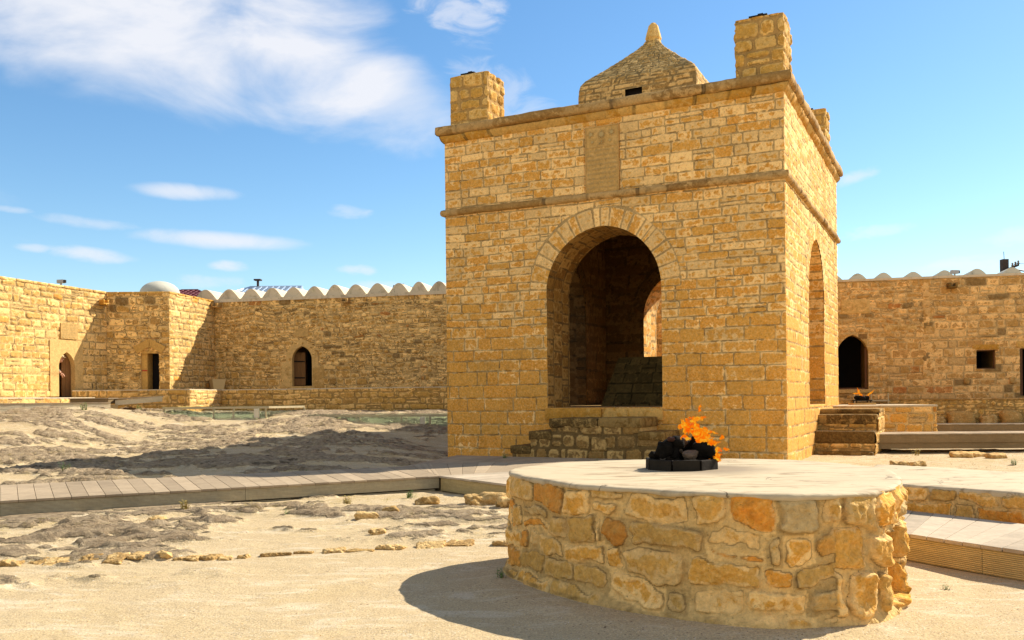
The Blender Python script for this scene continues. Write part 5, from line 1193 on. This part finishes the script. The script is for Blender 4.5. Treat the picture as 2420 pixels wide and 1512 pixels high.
glasstable('long low glass cover in a brass frame near the left terrace', [(-10.1, 26.0), (-6.9, 25.6), (-6.3, 27.4), (-9.5, 27.8)], 1.06, [(-10.05, 26.0), (-8.55, 25.82), (-7.95, 25.74), (-7.0, 25.62), (-6.3, 27.3)], (-7.25, 25.6))
glasstable('wide glass cover with greenish side panes just left of the temple', [(-5.77, 25.5), (-1.5, 24.5), (-.9, 26.2), (-5.3, 27.3)], .80, [(-5.72, 25.5), (-4.25, 25.15), (-3.05, 24.85), (-2.25, 24.68), (-1.75, 24.56)], (-2.45, 24.66))
gd = thing('glass_display', 'small greenish glass case below the rear wall door, behind the rear altar', 'glass case', tuple(w4pt(22.2, 1.06, 1.5)))
MB().box(w4pt(21.7, 1.02, 2.6), W4*.95, -N4*.9, Z*.04).build('base', M['frame'], gd); MB().box(w4pt(21.7, 1.26, 2.6), W4*.95, -N4*.9, Z*.02).build('lid', M['glass'], gd)
for k in range(3): MB().box(w4pt(21.7+.45*k, .45, 2.62), W4*.03, -N4*.03, Z*.8).build('post', M['frame'], gd)

# planter pot in the corner
plx, ply = w4pt(.42, 0, .55)[:2]
po = thing('planter_pot', 'tapered beige square planter standing on the terrace corner', 'planter', (plx, ply, 1.61))
hh, w0, w1 = .40, .17, .24
Vp = [(plx+s*w*c1, ply+s2*w*c1, 1.61+z) for z, w, c1 in ((0, w0, 1), (hh, w1, 1), (hh, w1-.03, 1), (.34, w1-.04, 1)) for s, s2 in ((-1, -1), (1, -1), (1, 1), (-1, 1))]
yaw = .6; Vp = [(plx+(x-plx)*cos(yaw)-(y-ply)*sin(yaw), ply+(x-plx)*sin(yaw)+(y-ply)*cos(yaw), z) for x, y, z in Vp]
mk('pot', Vp, [(3, 2, 1, 0)]+[(i*4+k, i*4+(k+1) % 4, i*4+4+(k+1) % 4, i*4+4+k) for i in range(3) for k in range(4)], M['planter'], po, smooth=False)
mk('soil', Vp[12:16], [(0, 1, 2, 3)], M['soil'], po, smooth=False)

# ------------------------------------------------------------------ beyond the walls
def hip(name, label, x0, x1, y0, y1, ze, zr, inset, mat, ridges=True):
    e = thing(name, label, 'house', ((x0+x1)/2, (y0+y1)/2, 0), 'houses beyond the court walls'); ym = (y0+y1)/2
    MB().box((x0+.4, y0+.4, 0), (x1-x0-.8, 0, 0), (0, y1-y0-.8, 0), (0, 0, ze+.05)).build('wall', M['house_wall'], e)
    r = MB().add([(x0, y0, ze), (x1, y0, ze), (x1, y1, ze), (x0, y1, ze), (x0+inset[0], ym, zr), (x1-inset[1], ym, zr), (x0, y0, ze-.12), (x1, y0, ze-.12), (x1, y1, ze-.12), (x0, y1, ze-.12)],
             [(0, 1, 5, 4), (1, 2, 5), (2, 3, 4, 5), (3, 0, 4), (6, 7, 1, 0), (7, 8, 2, 1), (8, 9, 3, 2), (9, 6, 0, 3)]).build('roof', mat, e)
    rb = MB(); n = int((x1-x0)/.28)
    for k in range(1, n):   # standing ribs on the front slope
        x = x0+(x1-x0)*k/n; t = min(1, (x-x0)/max(inset[0], .01), (x1-x)/max(inset[1], .01))
        rb.tube([(x, y0, ze+.01), (x, y0+(ym-y0)*t, ze+(zr-ze)*t+.01)], .045, 6)
    for k in range(1, 7):
        t = k/7; z = ze+(zr-ze)*t+.015; y = y0+(ym-y0)*t; rb.tube([(x0+inset[0]*t, y, z), (x1-inset[1]*t, y, z)], .03, 5)
    rb.tube([(x0+inset[0], ym, zr), (x1-inset[1], ym, zr)], .07, 6).tube([(x1, y0, ze), (x1-inset[1], ym, zr)], .06, 6).tube([(x0, y0, ze), (x0+inset[0], ym, zr)], .06, 6)
    rb.build('roof_ribs', mat, r)
    return e
hip('house', 'house with a maroon tiled hip roof rising behind the pale dome', -21.5, -14.9, 46, 52, 6.38, 7.27, (3.6, 2.1), M['red_roof'])
hip('house', 'house with a blue grey metal roof behind the plastered vaults', -14.2, -10.3, 44, 48, 6.35, 7.02, (.9, .35), M['metal_roof'])
hip('house', 'low maroon roof tip showing over the far left wall', -23.9, -20.5, 40, 44, 6.15, 6.75, (1.5, 1.5), M['red_roof'])
hip('house', 'low blue grey roof showing over the right building beside the temple', 13.2, 15.0, 34, 37, 5.25, 5.58, (.9, .5), M['metal_roof'])
fp = thing('flue_pipe', 'thin dark flue pipe with a flat cap above the metal roof', 'flue pipe', (-12.9, 45.5, 6.4))
MB().tube([(-12.9, 46, 6.4), (-12.9, 46, 7.38)], .06, 8).build('pipe', M['pipe'], fp); MB().cbox((-12.9, 46, 7.36), .34, .34, .07).build('cap', M['pipe'], fp)
def pole(label, x, y, z0, zt, side, w=.17):
    e = thing('utility_pole', label, 'utility pole', (x, y, 0), 'utility poles beyond the walls')
    MB().box((x-w/2, y-w/2, z0), (w, 0, 0), (0, w, 0), (0, 0, zt-z0)).build('post', M['pole'], e)
    return e
e = pole('dark wooden utility pole with blue box over the right building', 21.9, 40, 0, 7.15, 1, .26)
MB().box((21.7, 39.8, 6.55), (.75, 0, .28), (0, .1, 0), (0, 0, .09)).build('crossarm', M['pole'], e)
for k in range(3): MB().lathe((22.18+.13*k, 39.85, 6.80+.05*k), [(.045, 0), (.055, .06), (.03, .1), (.05, .14), (.02, .18)], 8).build('insulator', M['ceramic'], e)
MB().box((22.08, 39.7, 5.6), (.2, 0, 0), (0, .2, 0), (0, 0, .52)).build('junction_box', M['blue'], e)
MB().tube([(21.9, 40, 7.1), (21.88, 40, 7.5)], .015, 4).build('aerial', M['cable'], e)
def sag(a, b, s, n=14): return [tuple(np.array(a)*(1-t)+np.array(b)*t-Z*4*s*t*(1-t)) for t in np.linspace(0, 1, n)]
tag(MB().tube(sag((22.2, 39.8, 6.7), (31, 41, 6.0), .25), .035, 5).build('power_cable', M['cable']), 'thick twisted cable leaving the right pole to the right', 'cable', 'cables of the utility poles')
tag(MB().tube(sag((22.3, 39.8, 6.95), (31, 41, 6.9), .1), .012, 4).build('power_cable', M['cable']), 'upper thin wire leaving the right pole to the right', 'cable', 'cables of the utility poles')
tag(MB().tube(sag((21.9, 40, 6.6), (17, 41, 5.2), .05), .012, 4).build('power_cable', M['cable']), 'thin wire dropping left from the right pole', 'cable', 'cables of the utility poles')
e = pole('small distant utility pole top between the plastered vaults', -7.05, 56, 0, 8.2, 1, .16)
MB().box((-7.4, 55.9, 8.05), (.9, 0, 0), (0, .1, 0), (0, 0, .08)).build('crossarm', M['pole'], e)
MB().box((-6.85, 55.8, 8.05), (.26, 0, 0), (0, .2, 0), (0, 0, .34)).build('transformer', M['greyplastic'], e)
MB().lathe((-7.25, 55.9, 8.13), [(.05, 0), (.06, .1), (.03, .2)], 8).build('insulator', M['ceramic'], e)
tag(MB().tube(sag((-12.5, 56, 7.0), (-7.3, 56, 8.15), .12), .035, 5).build('power_cable', M['cable']), 'black cable rising from the left to the distant pole', 'cable', 'cables of the utility poles')
tag(MB().tube(sag((-6.6, 56, 8.3), (-2.0, 56, 7.5), .12), .035, 5).build('power_cable', M['cable']), 'black cable falling right from the distant pole behind the vaults', 'cable', 'cables of the utility poles')
def cctv(p, label, yaw):
    e = thing('security_camera', label, 'security camera', tuple(p), 'security cameras on the walls'); p = np.array(p)
    MB().cbox(p, .04, .04, .1).build('bracket', M['greyplastic'], e); MB().cbox(p+Z*.09, .24, .11, .11, yaw).build('housing', M['greyplastic'], e, bevel=.01)
    MB().cbox(p+Z*.10+np.array([cos(yaw), sin(yaw), 0])*.13, .05, .09, .09, yaw).build('lens_hood', M['black_iron'], e)
cctv(K12+D1*u_on(K12, D1, 150, 4.9)/np.linalg.norm(D1)-N1*.1+Z*4.90, 'grey security camera on top of the far left wall', -.2)
cctv(w4pt(25.05, 4.80, -.3), 'dark security camera on the roof edge of the right building', .2)

# ------------------------------------------------------------------ stones, weeds, litter
GS = 'flat stones edging the sandy path'
ADJ = ['long flat', 'brown wedge-shaped', 'broad pale', 'thin cracked', 'dark weathered', 'chipped tan', 'squarish', 'narrow grey', 'stubby', 'smooth rounded']
ORD = ['first', 'second', 'third', 'fourth', 'fifth', 'sixth', 'seventh', 'eighth', 'ninth', 'tenth']
def elabel(k, x, y):
    a = ADJ[k % 10]
    return ('%s edging stone, %s from the left frame edge' % (a, ORD[k])) if k < 10 else ('%s edging stone, %s in the run nearest the round altar' % (a, ORD[k % 10])) if k < 20 else ('%s edging stone, %s in the run that ends against the round altar' % (a, ORD[k % 10]))
rows = [(-3.829, 6.721), (-3.133, 6.83), (-2.541, 6.84), (-1.934, 7.063), (-1.066, 7.246), (-.394, 7.412), (-.06, 7.49)]
desc = ['long flat', 'brown wedge', 'broad pale', 'thin cracked', 'dark weathered', 'chipped tan', 'squarish', 'narrow grey']
random.seed(11); s = 0; k = 0; rr_ = np.array(rows); cum = np.concatenate([[0], np.cumsum(np.linalg.norm(np.diff(rr_, axis=0), axis=1))])
while s < cum[-1]:
    w = random.uniform(.09, .24); x = np.interp(s+w/2, cum, rr_[:, 0]); y = np.interp(s+w/2, cum, rr_[:, 1])+random.uniform(-.03, .03); h = random.uniform(.025, .06)
    frm = int(s/cum[-1]*21)+1
    rock('edging_stone', (x, y+random.uniform(-.05, .05), gz(x, y)-h*.10), (w, random.uniform(.10, .22), h), M['edging2'], 60+k, elabel(k, x, y), 'stone', GS, random.uniform(-.2, .3), random.uniform(-.3, .3), .60, h*.12)
    s += w+random.choice([.01, .03, .08, .25]); k += 1
random.seed(3)
for k, (x, y, s_, lb) in enumerate(((-3.6, 9.1, .16, 'tan loose stone in front of the long boardwalk at left'), (-1.45, 9.0, .22, 'ochre flat stone lying on the bedrock before the boardwalk corner'), (-1.25, 9.25, .15, 'small ochre stone beside the flat ochre stone'),
        (-.35, 10.2, .42, 'big layered rock under the boardwalk corner'), (.0, 9.9, .35, 'rough grey rock right of the boardwalk corner'), (-1.0, 10.3, .26, 'grey lump of rock left of the boardwalk corner'), (.25, 9.0, .14, 'dark small stone on the sand near the altar'),
        (-1.2, 7.95, .14, 'dark small stone above the edging row'), (6.95, 16.2, .32, 'yellow block at the foot of the side stairs'), (7.3, 16.3, .3, 'grey layered rock beside the yellow block by the stairs'))):
    rock('loose_rock', (x, y, gz(x, y)+s_*.08), (s_, s_*.8, s_*.42), M['edging2'], 80+k, lb, 'rock', 'loose rocks on the ground', random.uniform(-.5, .5), random.uniform(-.2, .2), .5, s_*.05)
for k, (x, y, s_) in enumerate(((9.55, 18.6, .36), (9.2, 18.5, .4), (9.9, 18.4, .3), (9.7, 18.1, .34), (11.5, 21.9, .3), (11.9, 22.0, .26), (11.2, 22.1, .28))):
    lb = ['pale flake on top of the mound before the rear boardwalk', 'flat slab on the left of the mound before the rear boardwalk', 'small flake on the right of the mound before the rear boardwalk', 'front slab of the mound before the rear boardwalk',
          'middle rubble stone between the two rear boardwalks', 'right rubble stone between the two rear boardwalks', 'left rubble stone between the two rear boardwalks'][k]
    rock('loose_rock', (x, y, gz(x, y)+s_*.10), (s_, s_*.8, s_*.3), M['edging'], 95+k, lb, 'rock', 'loose rocks on the ground', random.uniform(-.5, .5), .1, .3)
def weed(x, y, z, n, h, mat, label, name='weed', seed=0, spread=.5):
    R = random.Random(seed); V = []; F = []
    for i in range(n):
        a = R.uniform(0, 2*pi); l = h*R.uniform(.5, 1); lean = R.uniform(.2, 1)*spread; b = np.array([x+R.uniform(-.3, .3)*h, y+R.uniform(-.3, .3)*h, z-.01])
        d = np.array([cos(a)*lean, sin(a)*lean, 1]); d /= np.linalg.norm(d); sd_ = np.cross(d, [0, 0, 1.]); sd_ /= np.linalg.norm(sd_)+1e-6
        k = len(V); w = h*.035; V += [b-sd_*w, b+sd_*w, b+d*l]; F.append((k, k+1, k+2))
        for j in range(3):
            c = b+d*l*(.35+.25*j); a2 = R.uniform(0, 2*pi); q = np.array([cos(a2), sin(a2), .3])*h*.22; s2 = np.cross(q, [0, 0, 1.])*.35; k = len(V)
            V += [c, c+q*.5+s2, c+q, c+q*.5-s2]; F.append((k, k+1, k+2, k+3))
    o = mk(name, V, F, mat, smooth=False, origin=(x, y, z)); tag(o, label, 'weed', 'weeds growing in the court'); return o
WD = [(-.08, 5.95, .02, 14, .09, 'leaf', 'green weed sprouting against the left side of the round altar'), (2.62, 5.45, .01, 12, .06, 'leaf', 'tiny green weed by the niche of the round altar'),
      (-2.35, 9.35, None, 10, .07, 'leaf', 'small green tuft on the bedrock before the long boardwalk'), (-1.9, 10.3, None, 26, .13, 'drygrass', 'yellow dry weed under the long boardwalk fascia'),
      (-1.25, 10.95, None, 24, .14, 'leaf', 'leafy green weed near the boardwalk corner'), (-3.55, 9.75, None, 26, .12, 'drygrass', 'straggly yellow weed along the left boardwalk fascia'),
      (.1, 9.5, None, 12, .08, 'leaf', 'low green weed on the sand left of the altar'), (-7.2, 14.5, None, 12, .16, 'leaf', 'upright green weed in the temple shadow'), (-3.2, 13.9, None, 20, .14, 'leaf', 'spreading green weed in the temple shadow behind the boardwalk'),
      (-11.6, 24.4, None, 18, .25, 'leaf', 'bushy green weed at the end of the far left boardwalk'), (-10.6, 25.6, None, 20, .22, 'leaf', 'green weed below the tilted board ramp'),
      (5.55, 19.3, -.1, 22, .2, 'leaf', 'green weed where the side stairs meet the temple wall'), (9.0, 16.2, None, 22, .13, 'leaf', 'small round green weed on the ground right of the stairs'), (8.5, 19.0, None, 10, .22, 'drygrass', 'dry stalk in front of the rear boardwalk'),
      (-.15, 17.6, .04, 14, .13, 'leaf', 'green weed at the foot of the front temple wall'), (1.5, 16.0, .04, 14, .11, 'leaf', 'green weed at the foot of the front stairs')]
for k, (x, y, z, n, h, m_, lb) in enumerate(WD): weed(x, y, gz(x, y) if z is None else z, n, h, M[m_], lb, seed=k)
# ground cover: dry grass patches (stuff)
R = np.random.RandomState(9)
def cover(name, label, pts, mat, hmin, hmax):
    V = []; F = []
    for (x, y) in pts:
        z = gz(x, y); h = R.uniform(hmin, hmax)
        for j in range(4):
            a = R.rand()*2*pi; dx, dy = cos(a)*h*.7, sin(a)*h*.7; w = h*.12; k = len(V)
            V += [(x-dy*w*3, y+dx*w*3, z-.005), (x+dy*w*3, y-dx*w*3, z-.005), (x+dx, y+dy, z+h*R.uniform(.5, 1))]; F.append((k, k+1, k+2))
    o = mk(name, V, F, mat, smooth=False, origin=(0, 12, 0)); kind(o, 'stuff', label, 'grass')
pts = []
for cx_, cy_, sx_, sy_, n in ((8.6, 17.0, .9, .5, 70), (9.4, 16.2, .6, .3, 50), (7.9, 18.6, .8, .4, 90), (10.2, 18.9, .6, .3, 60), (-3.3, 10.0, .6, .15, 40), (-5.0, 14.5, 1.5, 1.2, 60), (-8.8, 18, 1.5, 1, 60), (-2.8, 20, 1.5, 1., 70), (-6, 21.5, 2, 1, 80), (-1.2, 10.7, .4, .15, 30), (8.4, 15.4, 1, .3, 50), (11, 17.5, 1, .5, 50)):
    pts += list(zip(R.normal(cx_, sx_, n), R.normal(cy_, sy_, n)))
cover('dry_grass', 'sparse yellow dry grass scattered over the rocky ground', pts, M['drygrass'], .03, .07)
pts = []
for n, (a, b) in ((260, (w4pt(2.0, 0, 2.75), w4pt(13, 0, 2.75))), (60, (np.array([-13, 28.0, 0]), np.array([-10.1, 28.0, 0])))):
    for _ in range(n): t = R.rand(); p = a*(1-t)+b*t+R.normal(0, .06, 3); pts.append((p[0], p[1]))
cover('green_grass', 'green grass growing along the foot of the left terrace', pts, M['leaf'], .05, .14)
pts = [(x, y) for x, y in zip(R.uniform(-4, 3.5, 900), R.uniform(4.2, 8.5, 900)) if math.hypot(x-1.3, y-5.95) > 1.5]
V = []; F = []
for (x, y) in pts:
    z = gz(x, y); s = R.uniform(.0025, .0065); k = len(V); V += [(x+s*cos(t), y+s*sin(t), z-.001) for t in (0, 2.1, 4.2)]+[(x, y, z+s*.8)]; F += [(k, k+1, k+3), (k+1, k+2, k+3), (k+2, k, k+3)]
kind(mk('gravel', V, F, M['edging'], attr=np.tile([.5, .5, .5, 1.], (len(V), 1)), smooth=False, origin=(0, 6, 0)), 'stuff', 'fine gravel scattered over the pale sand', 'gravel')

# ------------------------------------------------------------------ man in the far left doorway
def skin_body(name, joints, edges, radii, mat, parent, sub=1):
    me = bpy.data.meshes.new(name); o0 = wpos(parent) if parent else np.zeros(3)
    me.from_pydata([tuple(np.array(j)-o0) for j in joints], edges, []); ob = bpy.data.objects.new(name, me); C.objects.link(ob)
    if parent: ob.parent = parent
    md = ob.modifiers.new('skin', 'SKIN'); 
    sk = me.skin_vertices[0].data if me.skin_vertices else None
    if sk is None:
        bpy.context.view_layer.objects.active = ob; ob.select_set(True); bpy.ops.mesh.customdata_skin_add(); sk = me.skin_vertices[0].data
    for v, r in zip(sk, radii): v.radius = (r, r) if not hasattr(r, '__len__') else r
    sk[0].use_root = True; md.use_smooth_shade = True
    s2 = ob.modifiers.new('sub', 'SUBSURF'); s2.levels = sub; s2.render_levels = sub
    me.materials.append(mat); return ob
def man():
    # stands just inside the doorway, leaning out round the near jamb
    base = K12+D1*(cd1+ad1+.10)-N1*.36+Z*1.42; bx = D1; by = N1   # bx: towards camera along wall, by: out to the court
    def q(a, b, z): return tuple(base-bx*a+by*b+Z*z)
    e = thing('person', 'man in a tan cap and grey shirt leaning out of the far left doorway', 'person', tuple(base))
    J = [q(-.02, .0, .72), q(.04, .07, .86), q(.12, .14, .97), q(.17, .19, 1.05), q(.21, .23, 1.09), q(.25, .27, 1.15), q(.26, .285, 1.24),
         q(-.08, -.04, .70), q(-.08, .0, .40), q(-.08, -.02, .06), q(-.06, .08, .03), q(.06, .03, .70), q(.07, .06, .40), q(.06, .03, .06), q(.08, .13, .03),
         q(.05, .27, 1.03), q(.08, .33, .86), q(.18, .36, .72), q(.26, .10, 1.02), q(.28, .14, .84), q(.34, .24, .74)]
    E_ = [(0, 1), (1, 2), (2, 3), (3, 4), (4, 5), (5, 6), (0, 7), (7, 8), (8, 9), (9, 10), (0, 11), (11, 12), (12, 13), (13, 14), (3, 15), (15, 16), (16, 17), (3, 18), (18, 19), (19, 20)]
    Rr = [.12, .13, .14, .10, .055, .085, .075, .085, .06, .045, .04, .085, .06, .045, .04, .055, .042, .034, .055, .042, .034]
    skin_body('body', J, E_, Rr, M['skin'], e, 2)
    skin_body('shirt', [J[0], J[1], J[2], J[3], J[15], J[16], tuple(np.array(J[16])*.3+np.array(J[17])*.7), J[18], J[19], tuple(np.array(J[19])*.3+np.array(J[20])*.7)],
              [(0, 1), (1, 2), (2, 3), (3, 4), (4, 5), (5, 6), (3, 7), (7, 8), (8, 9)], [.145, .15, .16, .105, .068, .055, .047, .068, .055, .047], M['shirt'], e, 1)
    skin_body('trousers', [J[0], J[7], J[8], J[9], J[11], J[12], J[13]], [(0, 1), (1, 2), (2, 3), (0, 4), (4, 5), (5, 6)], [.14, .10, .078, .065, .10, .078, .065], M['trouser'], e, 1)
    for s, (w, el) in enumerate(((17, 16), (20, 19))):
        wr = np.array(J[w]); d = wr-np.array(J[el]); d /= np.linalg.norm(d); side = np.cross(d, Z); side /= np.linalg.norm(side)
        jj = [tuple(wr), tuple(wr+d*.05)]; ee = [(0, 1)]; rr = [.028, .032]
        for f in range(4):
            k = len(jj); b0 = wr+d*.075+side*(f-1.5)*.019; l = (.055, .065, .06, .045)[f]; jj += [tuple(b0), tuple(b0+d*l*.6-Z*.008), tuple(b0+d*l-Z*.028)]; ee += [(1, k), (k, k+1), (k+1, k+2)]; rr += [.0095, .009, .0075]
        k = len(jj); jj += [tuple(wr+d*.03+side*.035), tuple(wr+d*.06+side*.05-Z*.01)]; ee += [(0, k), (k, k+1)]; rr += [.011, .008]
        skin_body('hand', jj, ee, rr, M['skin'], e, 1)
    hd = np.array(J[5]); fw = (by*.9-bx*.45); fw /= np.linalg.norm(fw); sd_ = np.cross(fw, Z)
    hm = MB(); 
    prof = [(.0, -.115), (.05, -.105), (.072, -.06), (.082, .0), (.085, .05), (.075, .09), (.045, .118), (.0, .125)]; V = []; n = 14
    for r_, z_ in prof:
        for k in range(n):
            a = 2*pi*k/n; f_ = cos(a); rx = r_*1.15 if f_ > 0 else r_*1.1; V.append(hd+fw*(f_*rx+(.012 if z_ < -.05 else 0))+sd_*sin(a)*r_*.86+Z*(z_+.03))
    hm.add(V, [(i*n+k, i*n+(k+1) % n, (i+1)*n+(k+1) % n, (i+1)*n+k) for i in range(len(prof)-1) for k in range(n)])
    hm.tube([hd+fw*.088+Z*.045, hd+fw*.118+Z*.01, hd+fw*.095+Z*.0], [.008, .016, .010], 6)
    for s in (-1, 1): hm.tube([hd+sd_*s*.072+Z*.05-fw*.01, hd+sd_*s*.084+Z*.03-fw*.015, hd+sd_*s*.074+Z*.0-fw*.01], [.010, .014, .008], 6)
    h = hm.build('head', M['skin'], e, smooth=True)
    for s in (-1, 1): MB().lathe(hd+fw*.086+sd_*s*.032+Z*.052, [(.0, -.006), (.010, -.003), (.010, .003), (.0, .006)], 8).build('eye', M['shoe'], h)
    MB().box(hd+fw*.088-sd_*.022+Z*-.032, sd_*.044, fw*.008, Z*.008).build('mouth', M['red_brick'], h)
    MB().lathe(hd-fw*.018+Z*.035, [(.082, -.02), (.092, .03), (.088, .055)], 14).build('hair', M['hair'], h)
    cp = MB(); cp.lathe(hd+fw*.005+Z*.085, [(.105, .0), (.125, .02), (.122, .045), (.09, .07), (.0, .078)], 18)
    cp.prism([hd+fw*.08+sd_*.075+Z*.085, hd+fw*.16+sd_*.045+Z*.070, hd+fw*.175+Z*.068, hd+fw*.16-sd_*.045+Z*.070, hd+fw*.08-sd_*.075+Z*.085], Z*.014)
    cp.build('cap', M['cap'], e, smooth=True)
    for (a_, b_) in ((9, 10), (13, 14)): 
        p = np.array(J[a_]); t_ = np.array(J[b_]); MB().tube([p-Z*.03-(t_-p)*.3, t_*.5+p*.5-Z*.01, t_-Z*.0+(t_-p)*.5], [.05, .05, .035], 10).build('shoe', M['shoe'], e, smooth=True)
man()
print('verts', sum(len(o.data.vertices) for o in C.objects if o.type == 'MESH'))
